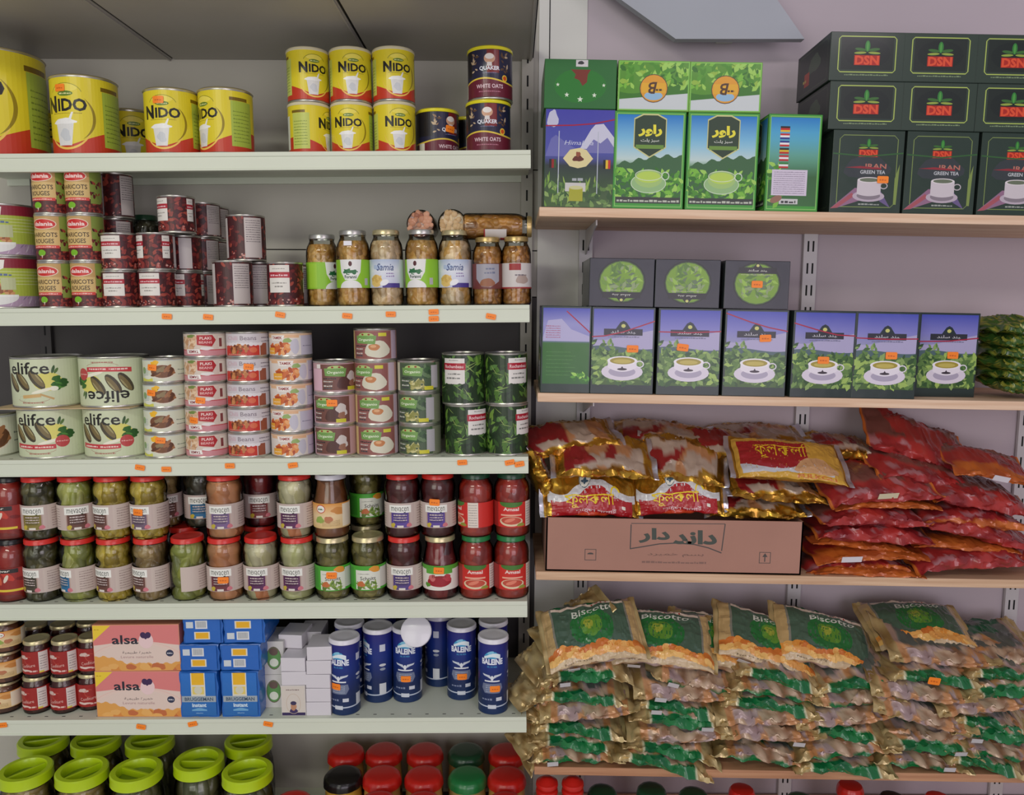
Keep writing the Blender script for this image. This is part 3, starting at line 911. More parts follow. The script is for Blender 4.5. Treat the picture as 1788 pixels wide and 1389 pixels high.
def a_garden(kind):
    def f(w, h, seed=0):
        base = {'mushroom': (188, 152, 156), 'egg': (176, 140, 130), 'green': (122, 128, 104)}[kind]
        a = Art(w, h, base); D = w / PI
        if kind == 'mushroom':
            a.rect(-D * .5, h * .05, D * .5, h * .96, (116, 74, 64)); a.blob(D * .10, h * .30, D * .18, h * .26, (84, 50, 44), 3, .2); a.blob(D * .30, h * .50, D * .14, h * .2, (206, 196, 190), 5, .3); a.blob(D * .3, h * .28, D * .1, h * .12, (150, 104, 80), 6, .3)
            a.rect(-D * .8, h * .04, -D * .46, h * .80, (214, 176, 190)); a.rect(-D * .62, h * .82, -D * .5, h * .96, (230, 226, 220))
        elif kind == 'egg':
            a.rect(-D * .5, h * .02, D * .5, h * .98, (146, 90, 84)); a.blob(D * .16, h * .34, D * .29, h * .32, (216, 212, 190), 3, .12); a.blob(D * .08, h * .42, D * .13, h * .12, (196, 128, 76), 8, .1); a.ell(D * .06, h * .45, D * .07, h * .05, (222, 170, 120))
            a.rect(-D * .75, 0, -D * .5, h, (214, 190, 130)); a.rect(D * .52, 0, D * .72, h, (196, 176, 190))
        else:
            a.rect(-D * .5, h * .02, D * .5, h * .98, (74, 92, 66)); a.blob(D * .18, h * .66, D * .2, h * .26, (56, 84, 52), 3, .2)
            a.scatter(-D * .16, h * .08, D * .16, h * .36, 34, D * .07, D * .03, [(176, 170, 104), (206, 200, 140), (140, 140, 70)], seed, 'leaf'); a.scatter(-D * .1, h * .5, D * .45, h * .9, 26, D * .09, D * .04, [(60, 92, 54), (96, 122, 84), (44, 70, 44)], seed + 2, 'leaf')
            a.rect(D * .34, h * .1, D * .56, h * .9, (176, 174, 176)); a.rect(-D * .75, 0, -D * .5, h, (206, 206, 180))
        a.poly([(-D * .40, h * .82), (D * .14, h * .82), (D * .10, h * .52), (-D * .38, h * .56)], (118, 160, 84)); a.ell(-D * .12, h * .82, D * .2, h * .10, (176, 200, 120), 0, 16, 0, PI)
        for x in (-.2, -.04): a.ell(D * x, h * .86, D * .03, h * .03, (150, 34, 30))
        a.text('Organio', -D * .13, h * .61, h * .12, (226, 236, 206), .02, width=D * .40)
        a.scribble(-D * .42, h * .44, D * .30, h * .055, (40, 40, 44), 3)
        for k in range(4): a.scribble(-D * .42, h * (.10 + .08 * k), D * .22, h * .05, (206, 204, 196) if k % 2 else (70, 70, 76), 5 + k)
        if kind != 'egg': a.rect(D * .16, h * .04, D * .40, h * .17, (206, 200, 50))
        else: a.rect(D * .18, h * .80, D * .38, h * .92, (212, 206, 60))
        return a
    return f


def a_spinach(w, h, seed=0):
    a = Art(w, h, (34, 54, 28)); D = w / PI
    a.scatter(-w / 2, 0, w / 2, h, 260, D * .12, D * .045, [(52, 84, 36), (78, 116, 46), (110, 150, 60), (40, 66, 32), (28, 48, 26), (88, 128, 64)], seed, 'leaf')
    a.scatter(-w / 2, 0, w / 2, h, 26, D * .16, D * .008, [(150, 176, 96)], seed + 5, 'leaf')
    cx = D * .02
    a.rect(cx - D * .27, h * .42, cx + D * .27, h * .94, (226, 222, 216))
    a.poly([(cx + D * (-.27 + .06 * i), h * (.42 if i % 2 else .40)) for i in range(10)] + [(cx + D * .27, h * .45), (cx - D * .27, h * .45)], (226, 222, 216))
    a.rect(cx - D * .29, h * .70, cx + D * .29, h * .84, (172, 30, 50)); a.text('Rochambeau', cx, h * .735, h * .07, (236, 206, 206), .02, width=D * .48)
    a.scribble(cx - D * .16, h * .60, D * .34, h * .035, (130, 130, 126), 4); a.scribble(cx - D * .2, h * .51, D * .36, h * .035, (130, 130, 126), 5); a.scribble(cx - D * .12, h * .89, D * .24, h * .02, (150, 150, 146), 6)
    a.rect(w / 2 - D * .5, h * .05, w / 2 - D * .1, h * .95, (214, 212, 208))
    return a


def a_pickle(col, wd=None):
    """wrap label of the pickle jars: beige sides, white name banner, a coloured block below"""
    def f(w, h, seed=0):
        a = Art(w * .86, h, (204, 188, 178)); D = w / PI
        a.rect(-D * .5, h * .02, D * .40, h * .98, (198, 180, 172))
        a.rect(-D * .30, 0, D * .26, h * .64, (176, 150, 140)); a.rect(-D * .27, h * .03, D * .23, h * .62, col)
        a.poly([(-D * .24, h * .60), (D * .20, h * .60), (D * .14, h * .22), (-D * .18, h * .22)], tuple(int(c * .8) for c in col))
        for k in range(3): a.scribble(-D * .2, h * (.30 + .1 * k), D * .38, h * .05, (206, 190, 186), k + 3)
        a.blob(-D * .22, h * .12, D * .07, h * .09, (196, 176, 60), 2, .2); a.blob(D * .24, h * .12, D * .07, h * .09, (206, 120, 130), 3, .2); a.rect(-D * .1, h * .03, D * .08, h * .11, (226, 220, 210))
        a.rect(-D * .34, h * .62, D * .30, h * .92, (240, 240, 232)); a.text('mevacen', -D * .02, h * .68, h * .17, (70, 76, 66), .0, width=D * .50); a.ell(D * .12, h * .635, D * .03, h * .02, (60, 80, 60))
        for s_ in (-1, 1):
            for k in range(8): a.scribble(s_ * D * .68 - D * .18, h * (.12 + .1 * k), D * .36, h * .035, (150, 130, 124), k)
        return a
    return f


def a_green_veg(w, h, seed=0):
    a = Art(w * .86, h, (72, 166, 48)); D = w / PI
    a.rect(-D * .22, h * .04, D * .5, h * .82, (222, 224, 210)); a.scatter(-D * .18, h * .06, D * .4, h * .34, 22, D * .10, D * .03, [(120, 150, 60), (150, 176, 84), (96, 126, 50)], seed, 'leaf')
    a.text('Schnitt', D * .14, h * .42, h * .15, (70, 70, 66), .01, width=D * .44); a.blob(-D * .06, h * .26, D * .1, h * .13, (196, 110, 60), 3, .3); a.blob(D * .34, h * .86, D * .16, h * .12, (222, 150, 50), 5, .2)
    a.scribble(-D * .16, h * .66, D * .34, h * .03, (140, 140, 130), 4); a.rect(-D * .6, h * .1, -D * .3, h * .9, (58, 148, 42)); a.rect(D * .5, h * .1, D * .9, h * .9, (206, 206, 196))
    return a


def a_beet(w, h, seed=0):
    a = Art(w * .8, h, (230, 226, 216)); D = w / PI
    a.rect(-w, h * .82, w, h, (84, 160, 52)); a.strip(lambda x: h * .66, lambda x: h * (.9 - .1 * (x / D) ** 2 * 4), -D * .4, D * .4, (90, 166, 56), 14)
    a.blob(0, h * .36, D * .34, h * .24, (158, 30, 44), 3, .1); a.blob(D * .24, h * .50, D * .13, h * .14, (186, 60, 70), 5, .3); a.blob(-D * .2, h * .5, D * .12, h * .12, (206, 110, 110), 6, .3); a.ell(0, h * .78, D * .14, h * .1, (222, 160, 60))
    a.text('Beten', 0, h * .50, h * .13, (130, 40, 40), .01, width=D * .4); a.blob(-D * .35, h * .2, D * .08, h * .1, (90, 150, 50), 7, .3)
    return a


def a_tomato(w, h, seed=0):
    a = Art(w * .9, h, (206, 44, 36)); D = w / PI
    a.rect(D * .42, 0, D * .72, h, (226, 214, 202)); a.rect(-D * .75, 0, -D * .42, h, (150, 40, 36))
    for k in range(9): a.scribble(D * .45, h * (.08 + .1 * k), D * .24, h * .03, (150, 140, 134), k)
    a.ell(-D * .02, h * .96, D * .34, h * .16, (70, 120, 46)); a.text('Amsal', -D * .02, h * .66, h * .14, (240, 214, 206), .03, width=D * .44)
    a.rect(-D * .32, h * .46, D * .28, h * .52, (236, 176, 150)); a.ell(-D * .02, h * .24, D * .34, h * .20, (226, 206, 170)); a.ell(-D * .02, h * .27, D * .29, h * .15, (196, 80, 60)); a.ell(-D * .06, h * .29, D * .16, h * .07, (226, 130, 104), .3)
    a.blob(D * .26, h * .1, D * .1, h * .08, (150, 150, 60), 3, .3)
    return a


def a_orange_lab(w, h, seed=0):
    a = Art(w * .9, h); D = w / PI
    a.grad(-w / 2, 0, w / 2, h, [(0, (222, 190, 130)), (.5, (232, 206, 160)), (1, (222, 150, 60))])
    a.ell(-D * .2, h * .78, D * .14, h * .17, (196, 50, 40)); a.ell(-D * .2, h * .78, D * .12, h * .14, (240, 236, 226)); a.scribble(-D * .28, h * .74, D * .16, h * .07, (60, 100, 60), 3)
    a.blob(-D * .24, h * .34, D * .12, h * .16, (150, 176, 84), 3, .3); a.blob(D * .02, h * .36, D * .11, h * .15, (190, 120, 84), 4, .2); a.blob(D * .3, h * .7, D * .2, h * .14, (206, 140, 70), 5, .3); a.rect(D * .42, h * .05, D * .8, h * .95, (236, 226, 200))
    for k in range(6): a.scribble(-D * .16, h * (.1 + .04 * k), D * .5, h * .02, (170, 140, 90), k)
    return a


def a_red_sauce(w, h, seed=0):
    a = Art(w * .9, h, (150, 40, 34)); D = w / PI
    a.scatter(-D * .5, h * .1, D * .5, h * .9, 14, D * .18, D * .07, [(196, 60, 44), (120, 26, 26), (226, 214, 196), (206, 90, 60)], 5)
    a.rect(-D * .4, h * .8, D * .4, h * .97, (44, 34, 34)); a.text('Ajvar', 0, h * .82, h * .12, (230, 226, 214), .02, width=D * .4); a.rect(-D * .5, h * .05, D * .5, h * .14, (226, 200, 60))
    return a


def a_chickpea(kind):
    def f(w, h, seed=0):
        D = w / PI
        if kind == 'map':
            a = Art(w * .86, h, (142, 196, 44)); a.poly([(-D * .34, h), (D * .34, h), (D * .30, h * .55), (D * .17, h * .28), (-D * .17, h * .28), (-D * .30, h * .55)], (232, 232, 230)); a.ell(0, 0, D * .34, h * .28, (232, 232, 230), 0, 18, 0, PI)
            a.ell(0, h * .85, D * .055, h * .09, (84, 30, 40)); a.blob(-D * .08, h * .58, D * .12, h * .09, (44, 110, 66), 3, .4); a.blob(D * .10, h * .56, D * .10, h * .07, (44, 110, 66), 6, .4); a.scatter(-D * .2, h * .46, D * .2, h * .7, 10, D * .04, D * .02, [(44, 110, 66)], 3, 'leaf')
            a.text('Foranni', 0, h * .33, h * .12, (40, 70, 60), .03, width=D * .36); a.rect(D * .44, h * .1, D * .56, h * .34, (180, 180, 180)); a.rect(-D * .9, h * .05, -D * .6, h * .95, (160, 206, 60))
        elif kind == 'blue':
            a = Art(w * .86, h, (206, 212, 224)); a.grad(-D * .5, 0, D * .5, h, [(0, (196, 200, 226)), (.6, (222, 226, 234)), (1, (176, 190, 214))])
            a.rect(-D * .06, 0, D * .5, h * .16, (72, 56, 136)); a.ell(-D * .26, h * .24, D * .2, h * .22, (222, 190, 110)); a.scatter(-D * .42, h * .06, -D * .1, h * .4, 12, D * .06, D * .04, [(226, 196, 120), (206, 170, 90)], 2)
            a.blob(-D * .2, h * .72, D * .14, h * .10, (176, 192, 220), 4, .4)
            a.ell(D * .0, h * .18, D * .14, h * .1, (236, 236, 240), .4); a.text('Samia', D * .02, h * .60, h * .25, (56, 76, 126), .01, width=D * .52, it=.2); a.scribble(D * .06, h * .38, D * .24, h * .06, (150, 130, 176), 4); a.scribble(D * .06, h * .48, D * .24, h * .04, (150, 130, 176), 5)
        elif kind == 'dark':
            a = Art(w * .86, h, (110, 52, 46)); a.poly([(-D * .4, h * .98), (D * .42, h * .98), (D * .42, h * .3), (D * .1, h * .06), (-D * .2, h * .1), (-D * .4, h * .4)], (160, 158, 168)); a.blob(0, h * .24, D * .24, h * .18, (150, 96, 66), 3, .15)
            a.scribble(-D * .1, h * .6, D * .36, h * .08, (110, 116, 140), 4); a.scribble(-D * .05, h * .76, D * .3, h * .06, (110, 116, 140), 5)
        else:
            a = Art(w * .5, h, (206, 200, 196)); a.rect(-D * .4, h * .72, D * .0, h * .98, (156, 40, 40)); a.rect(-D * .8, 0, D * .8, h * .06, (156, 50, 50)); a.blob(D * .05, h * .36, D * .2, h * .2, (170, 150, 140), 3, .2); a.scribble(-D * .2, h * .5, D * .4, h * .06, (120, 110, 116), 5)
        return a
    return f


def a_salt(w, h, seed=0):
    a = Art(w, h); D = w / PI
    a.grad(-w / 2, 0, w / 2, h, [(0, (22, 48, 92)), (.3, (24, 40, 84)), (.7, (26, 50, 130)), (1, (40, 40, 120))], 12)
    a.blob(0, h * .84, D * .24, h * .055, (70, 160, 206), 3, .25); a.strip(lambda x: h * (.80 + .02 * math.cos(x / D * 8)), lambda x: h * (.845 + .028 * math.sin(x / D * 7 + 1)), -D * .28, D * .28, (226, 238, 244), 14); a.ell(-D * .05, h * .88, D * .12, h * .02, (130, 196, 226), .3)
    a.text('BALEINE', 0, h * .71, h * .085, (230, 236, 246), .045, width=D * .74); a.text('SEL DE MER', 0, h * .67, h * .022, (70, 150, 200), .02, width=D * .34)
    for s_ in (-1, 1):
        a.poly([(0, h * .50), (s_ * D * .08, h * .56), (s_ * D * .34, h * .575), (s_ * D * .30, h * .55), (s_ * D * .16, h * .535)], (206, 214, 224))
    a.ell(0, h * .52, D * .05, h * .035, (226, 230, 236)); a.rect(-D * .26, h * .465, D * .26, h * .485, (226, 230, 236))
    a.poly([(-D * .32, h * .44), (D * .32, h * .44), (D * .36, h * .37), (D * .26, h * .30), (-D * .26, h * .30), (-D * .36, h * .37)], (112, 122, 150))
    for k in range(4): a.scribble(-D * .22, h * (.32 + .028 * k), D * .44, h * .012, (170, 180, 200), k)
    a.scribble(-D * .36, h * .20, D * .36, h * .03, (130, 140, 170), 4); a.rect(D * .14, h * .19, D * .34, h * .24, (206, 210, 220))
    a.strip(lambda x: h * (.10 + .02 * (x / D) ** 2), lambda x: h * (.118 + .02 * (x / D) ** 2), -w / 2, w / 2, (190, 200, 216), 30); a.rect(-D * .14, h * .08, D * .14, h * .135, (206, 212, 222))
    a.rect(D * .62, h * .12, D * .86, h * .28, (206, 210, 214)); a.rect(D * .64, h * .75, D * .84, h * .85, (206, 210, 224)); a.ell(D * .74, h * .55, D * .12, h * .02, (206, 210, 214)); a.ell(D * .74, h * .49, D * .1, h * .02, (150, 160, 176))
    return a


def a_jam(w, h, seed=0):
    a = Art(w * .84, h, (158, 34, 30)); D = w / PI
    a.rect(D * .34, h * .04, D * .66, h * .96, (222, 212, 206)); a.rect(D * .34, h * .04, D * .5, h * .12, (220, 200, 80))
    for k in range(6): a.scribble(D * .38, h * (.2 + .11 * k), D * .24, h * .035, (130, 120, 120), k)
    a.blob(-D * .22, h * .74, D * .16, h * .10, (216, 190, 180), 3, .4); a.ring(0, h * .62, D * .16, h * .16, 1, (206, 90, 70), 1, 5); a.text('Confiture', -D * .06, h * .30, h * .14, (226, 186, 176), .0, width=D * .56, rot=.12); a.blob(-D * .2, h * .16, D * .22, h * .06, (226, 200, 190), 4, .4); a.scribble(D * .02, h * .1, D * .26, h * .07, (226, 190, 180), 5)
    return a


def a_yeast(w, h):
    a = Art(w, h, (222, 130, 128)); r = random.Random(3)
    a.strip(lambda x: 0, lambda x: h * (.60 + .05 * math.cos(x / w * 5)), -w / 2, w / 2, (228, 206, 194), 20)
    a.ring(0, h * .02, w * .62, h * .62, 1.0, (236, 180, 170), .1, PI - .1); a.ring(0, -h * .02, w * .62, h * .62, .8, (240, 200, 190), .1, PI - .1)
    a.strip(lambda x: 0, lambda x: h * (.16 + .16 * max(0, math.cos((x + w * .42) / w * 5.5)) + .02 * math.sin(x * .3)), -w / 2, w / 2, (226, 164, 84), 40)
    for i in range(14):
        a.blob(-w / 2 + r.uniform(0, w), r.uniform(-2, h * .10), r.uniform(8, 15), r.uniform(5, 9), r.choice([(218, 142, 70), (206, 124, 60), (232, 176, 100), (196, 110, 66)]), i, .15)
    a.poly([(-w / 2, h), (-w / 2 + w * .21, h), (-w / 2, h * .66)], (238, 206, 60)); a.scribble(-w / 2 + 3, h * .9, 12, 2, (190, 150, 40), 2)
    a.text('alsa', -w * .13, h * .585, h * .20, (44, 44, 56), .02, width=w * .31)
    a.ell(w * .115, h * .66, w * .085, h * .17, (236, 206, 206)); a.ell(w * .085, h * .78, w * .035, h * .07, (64, 42, 84), .4); a.ell(w * .14, h * .78, w * .035, h * .07, (64, 42, 84), -.4); a.ell(w * .112, h * .73, w * .016, h * .04, (64, 42, 84))
    a.text('\uFE94\uFEF4\uFEE4\uFEF4\uFE92\uFEC3 \uFE93\uFEAE\uFEF4\uFEE4\uFEA7', 0, h * .36, h * .075, (84, 74, 76), .0, width=w * .34); a.text('Levure naturelle', 0, h * .275, h * .055, (176, 140, 140), .0, width=w * .38)
    a.ell(w * .385, h * .38, w * .045, h * .075, (54, 58, 84)); a.scribble(w * .355, h * .365, w * .06, h * .03, (220, 220, 226), 3)
    return a


def a_blue_front(w, h):
    a = Art(w, h); a.grad(-w / 2, 0, w / 2, h, [(0, (30, 104, 176)), (1, (34, 112, 200))])
    a.rect(-w * .22, h * .46, w * .20, h, (226, 222, 206)); a.rect(-w * .18, h * .5, w * .16, h * .68, (228, 206, 110)); a.rect(-w * .19, h * .72, w * .17, h, (238, 184, 30)); a.ell(-w * .01, h * .595, w * .12, h * .09, (214, 212, 190))
    a.rect(-w / 2, h * .32, w / 2, h * .46, (160, 172, 180)); a.text('BRUGGEMAN', 0, h * .345, h * .085, (60, 84, 110), .03, width=w * .84)
    a.text('instant', 0, h * .20, h * .09, (206, 226, 240), .04, width=w * .42); a.strip(lambda x: h * .11, lambda x: h * (.16 + .02 * math.cos(x / w * 12)), -w * .22, w * .22, (110, 170, 214), 12); a.scribble(-w * .1, h * .05, w * .2, h * .02, (150, 190, 220), 3)
    return a


def a_blue_side(w, h, flip=0):
    a = Art(w, h, (30, 100, 190)); k = (lambda t: 1 - t) if flip else (lambda t: t)
    y = sorted((k(.14), k(.42))); a.rect(-w * .24, h * y[0] - 1, w * .2, h * y[1] + 1, (226, 222, 206)); a.rect(-w * .20, h * y[0] + 1, w * .16, h * y[1] - 1, (236, 178, 30))
    y = sorted((k(.56), k(.9))); a.rect(-w * .2, h * y[0], w * .14, h * y[1], (222, 224, 226))
    for i in range(9): a.rect(-w * .16 + i * w * .03, h * y[0] + 3, -w * .145 + i * w * .03, h * y[1] - 2, (130, 136, 140))
    a.rect(-w * .46, h * y[0] + 2, -w * .26, h * y[1] - 3, (206, 214, 220))
    return a


# ---- tea box artwork
def leaves(a, x0, y0, x1, y1, n, s, cols, seed): a.scatter(x0, y0, x1, y1, n, s, s * .48, cols, seed, 'leaf')


GL = [(76, 144, 42), (124, 190, 62), (54, 116, 38), (160, 210, 92), (92, 160, 52)]
GD = [(96, 132, 66), (66, 104, 50), (140, 170, 96), (50, 84, 44), (116, 150, 76)]


def a_tea(w, h):
    a = Art(w, h, (66, 156, 56)); x = w / 2 - 5
    a.frame(-w / 2 + 3, 3, w / 2 - 3, h - 3, 1.4, (150, 206, 110))
    a.grad(-x, h * .05, x, h - 6, [(0, (70, 140, 56)), (.42, (76, 140, 70)), (.5, (196, 218, 216)), (.7, (130, 196, 228)), (1, (18, 122, 204))], 12)
    a.strip(lambda u: h * .05, lambda u: h * (.50 + .05 * math.sin(u / w * 3.2 + .6) + .02 * math.sin(u * .2)), -x, x, (60, 104, 64), 24)
    leaves(a, -x, h * .10, x, h * .40, 150, 8, GL, 3)
    a.rect(-x, h * .05, x, h * .115, (54, 60, 54)); a.scribble(-x + 3, h * .065, 2 * x - 6, h * .025, (190, 196, 180), 3)
    b = [(-.22, .92), (-.10, .965), (.10, .965), (.22, .92), (.22, .64), (0, .54), (-.22, .64)]
    a.poly([(u * w * 1.06, h * (.76 + (v - .76) * 1.07)) for u, v in b], (206, 206, 140)); a.poly([(u * w, h * v) for u, v in b], (44, 66, 46)); a.rect(-w * .2, h * .62, w * .2, h * .66, (110, 150, 60))
    a.text('\uFEAD\uFEED\uFE8D\uFEAD', 0, h * .745, h * .125, (236, 226, 60), .05, width=w * .34); a.text('\uFE96\uFE8E\uFEF3 \uFEB0\uFE92\uFEB3', 0, h * .685, h * .04, (226, 230, 220), .01, width=w * .26)
    a.ell(0, h * .26, w * .25, h * .10, (150, 190, 130)); a.ring(0, h * .26, w * .25, h * .10, 1.6, (206, 226, 196)); a.ell(0, h * .31, w * .20, h * .095, (166, 200, 120)); a.ell(0, h * .325, w * .17, h * .06, (186, 216, 90)); a.ring(w * .24, h * .34, w * .05, h * .04, 2, (210, 226, 206)); a.ring(0, h * .345, w * .19, h * .055, 1.4, (216, 230, 206))
    return a


def a_tea_side(w, h):
    a = Art(w, h, (66, 156, 56)); x = w / 2 - 4
    a.frame(-w / 2 + 2.5, 3, w / 2 - 2.5, h - 3, 1.4, (150, 206, 110))
    a.grad(-x, h * .05, x, h - 6, [(0, (60, 110, 60)), (.35, (56, 104, 60)), (.55, (100, 166, 140)), (.8, (84, 176, 214)), (1, (30, 128, 204))], 12)
    leaves(a, -x, h * .05, -x * .4, h * .5, 24, 8, GL, 3)
    fl = [((30, 30, 30), (200, 40, 40), (230, 190, 50)), ((200, 50, 50), (240, 240, 240), (40, 60, 140)), ((40, 60, 140), (240, 240, 240), (200, 50, 50)), ((30, 30, 30), (220, 190, 50), (190, 40, 40)), ((190, 40, 50), (236, 236, 236), (190, 40, 50)), ((50, 130, 60), (236, 236, 236), (190, 50, 50))]
    for i, f3 in enumerate(fl):
        for k in range(3): a.rect(-w * .28, h * (.86 - .075 * i - .02 * k), -w * .10, h * (.88 - .075 * i - .02 * k), f3[k])
    a.rect(-w * .40, h * .16, w * .28, h * .43, (214, 204, 222))
    for k in range(11): a.scribble(-w * .36, h * (.18 + .022 * k), w * .60, h * .008, (140, 130, 150), k)
    a.rect(-w * .24, h * .07, w * .12, h * .125, (206, 206, 206)); a.scribble(-w * .2, h * .08, w * .28, h * .03, (60, 60, 60), 3); a.ell(-w * .3, h * .12, w * .12, h * .035, (150, 110, 90), .4)
    return a


def a_tea_end(w, h):
    a = Art(w, h, (90, 150, 50)); a.strip(lambda u: 0, lambda u: h * (.22 + .14 * (u / w + .5)), -w / 2, w / 2, (206, 214, 216), 14)
    a.strip(lambda u: h * (.22 + .14 * (u / w + .5)), lambda u: h * (.44 + .1 * math.sin(u / w * 5)), -w / 2, w / 2, (64, 124, 44), 14)
    leaves(a, -w / 2, h * .48, w / 2, h, 100, 9, GL + [(150, 190, 70)], 5)
    a.frame(-w / 2, 0, w / 2, h, 2.5, (130, 196, 84))
    a.ell(0, h * .45, w * .20, h * .29, (84, 60, 60)); a.ell(0, h * .45, w * .19, h * .275, (226, 160, 50)); a.ell(0, h * .30, w * .13, h * .09, (150, 190, 220)); a.strip(lambda u: h * .36, lambda u: h * .56, -w * .17, w * .17, (230, 176, 50), 4)
    a.text('B', -w * .01, h * .34, h * .24, (84, 60, 44), .02, rot=PI, it=.2); a.scribble(w * .03, h * .40, w * .10, h * .05, (84, 60, 44), 3)
    return a


def a_mount(w, h):
    a = Art(w, h); a.grad(-w / 2, 0, w / 2, h, [(0, (70, 100, 50)), (.3, (60, 80, 60)), (.46, (50, 56, 64)), (.52, (84, 90, 170)), (1, (70, 70, 170))], 14)
    a.poly([(-w * .5, h * .52), (-w * .42, h * .70), (-w * .35, h * .74), (-w * .2, h * .66), (0, h * .58), (.06 * w, h * .52)], (110, 112, 180))
    a.poly([(0, h * .6), (w * .16, h * .80), (w * .22, h * .85), (w * .34, h * .86), (w * .5, h * .72), (w * .5, h * .6)], (206, 206, 226)); a.blob(-w * .4, h * .9, w * .07, h * .1, (196, 196, 220), 3, .3)
    a.poly([(w * .1, h * .6), (w * .2, h * .7), (w * .3, h * .66), (w * .4, h * .72), (w * .5, h * .62), (w * .5, h * .56), (w * .1, h * .56)], (120, 120, 180))
    leaves(a, -w / 2, 0, w / 2, h * .24, 80, 8, GD, 4); a.scatter(-w / 2, h * .02, w / 2, h * .3, 24, 12, 2, [(110, 150, 60), (150, 180, 84)], 5, 'leaf', rot=PI / 2)
    a.text('Himalaya', -w * .02, h * .625, h * .06, (206, 210, 232), 0, width=w * .42, it=.3)
    for x_ in (-.31, .26): a.rect(w * x_, h * .14, w * (x_ + .012), h * .78, (190, 196, 210))
    a.poly([(w * u, h * v) for u, v in ((-.24, .5), (-.14, .59), (0, .61), (.10, .59), (.20, .5), (.10, .42), (-.02, .40), (-.14, .42))], (226, 214, 160)); a.blob(-w * .02, h * .5, w * .07, h * .035, (104, 50, 40), 3, .3); a.blob(-w * .02, h * .545, w * .03, h * .03, (150, 84, 60), 4, .3)
    for s_, c3 in ((-.44, ((40, 40, 40), (150, 40, 40), (60, 90, 50))), (.35, ((30, 30, 34), (226, 190, 50), (196, 50, 50)))):
        for k in range(3): a.rect(w * (s_ + .035 * k), h * .40, w * (s_ + .035 * (k + 1)), h * .49, c3[k])
    a.rect(-w * .2, h * .16, w * .1, h * .25, (206, 204, 200)); a.rect(-w * .14, h * .06, w * .06, h * .2, (170, 170, 50)); a.ell(-w * .04, h * .2, w * .1, h * .02, (206, 206, 150)); a.scribble(-w * .1, h * .27, w * .16, h * .03, (170, 176, 180), 5)
    return a


def a_starlid(w, h):
    a = Art(w, h, (44, 110, 52)); a.ell(0, h * .46, w * .37, h * .36, (40, 122, 44)); a.ell(0, h * .92, w * .34, h * .12, (44, 110, 52))
    a.rect(-w * .07, h * .86, w * .10, h, (214, 210, 212)); a.blob(0, h * .94, w * .04, h * .04, (60, 60, 64), 3)
    a.poly([(-w * .14, h * .80), (w * .14, h * .80), (w * .10, h * .70), (w * .09, h * .54), (w * .03, h * .46), (-w * .02, h * .58), (-w * .09, h * .62), (-w * .07, h * .70)], (122, 50, 36))
    for x_, y_, s_ in ((-.32, .48, .028), (-.19, .27, .036), (0, .18, .044), (.20, .27, .036), (.33, .48, .028)):
        p = []
        for k in range(10):
            r = w * s_ * (1 if k % 2 == 0 else .42); t = PI / 2 + k * PI / 5; p.append((w * x_ + r * math.cos(t), h * y_ + r * math.sin(t)))
        a.poly(p, (222, 232, 214))
    return a


def oct_frame(a, x0, y0, x1, y1, t, c, k=6):
    P_ = lambda m: [(x0 + m, y0 + k), (x0 + k, y0 + m), (x1 - k, y0 + m), (x1 - m, y0 + k), (x1 - m, y1 - k), (x1 - k, y1 - m), (x0 + k, y1 - m), (x0 + m, y1 - k)]
    A, B = P_(0), P_(t); n = 8
    a.geo(A + B, [(i, (i + 1) % n, n + (i + 1) % n, n + i) for i in range(n)], c)


def dsn_logo(a, cx, cy, s):
    a.ell(cx, cy + s * .62, s * .16, s * .34, (50, 130, 56)); a.ell(cx, cy + s * .6, s * .06, s * .28, (84, 160, 70))
    for q in (-1, 1):
        a.ell(cx + q * s * .42, cy + s * .42, s * .36, s * .09, (60, 110, 50), q * .12); a.ell(cx + q * s * .44, cy + s * .22, s * .38, s * .07, (150, 170, 70), q * -.05)
    a.rect(cx - s * .8, cy - s * .52, cx + s * .8, cy + s * .08, (176, 40, 30)); a.text('DSN', cx, cy - s * .50, s * .56, (226, 84, 50), .04, width=s * 1.5)


def a_dsn_end(w, h):
    a = Art(w, h, (50, 66, 56)); a.rect(-w * .36, h * .22, w * .36, h * .90, (32, 42, 38)); oct_frame(a, -w * .40, h * .16, w * .40, h * .93, 2.2, (176, 196, 96)); a.ell(0, h * .56, w * .32, h * .30, (26, 36, 34))
    dsn_logo(a, 0, h * .50, w * .22); a.scribble(-w * .3, h * .10, w * .6, h * .03, (130, 150, 110), 4); return a


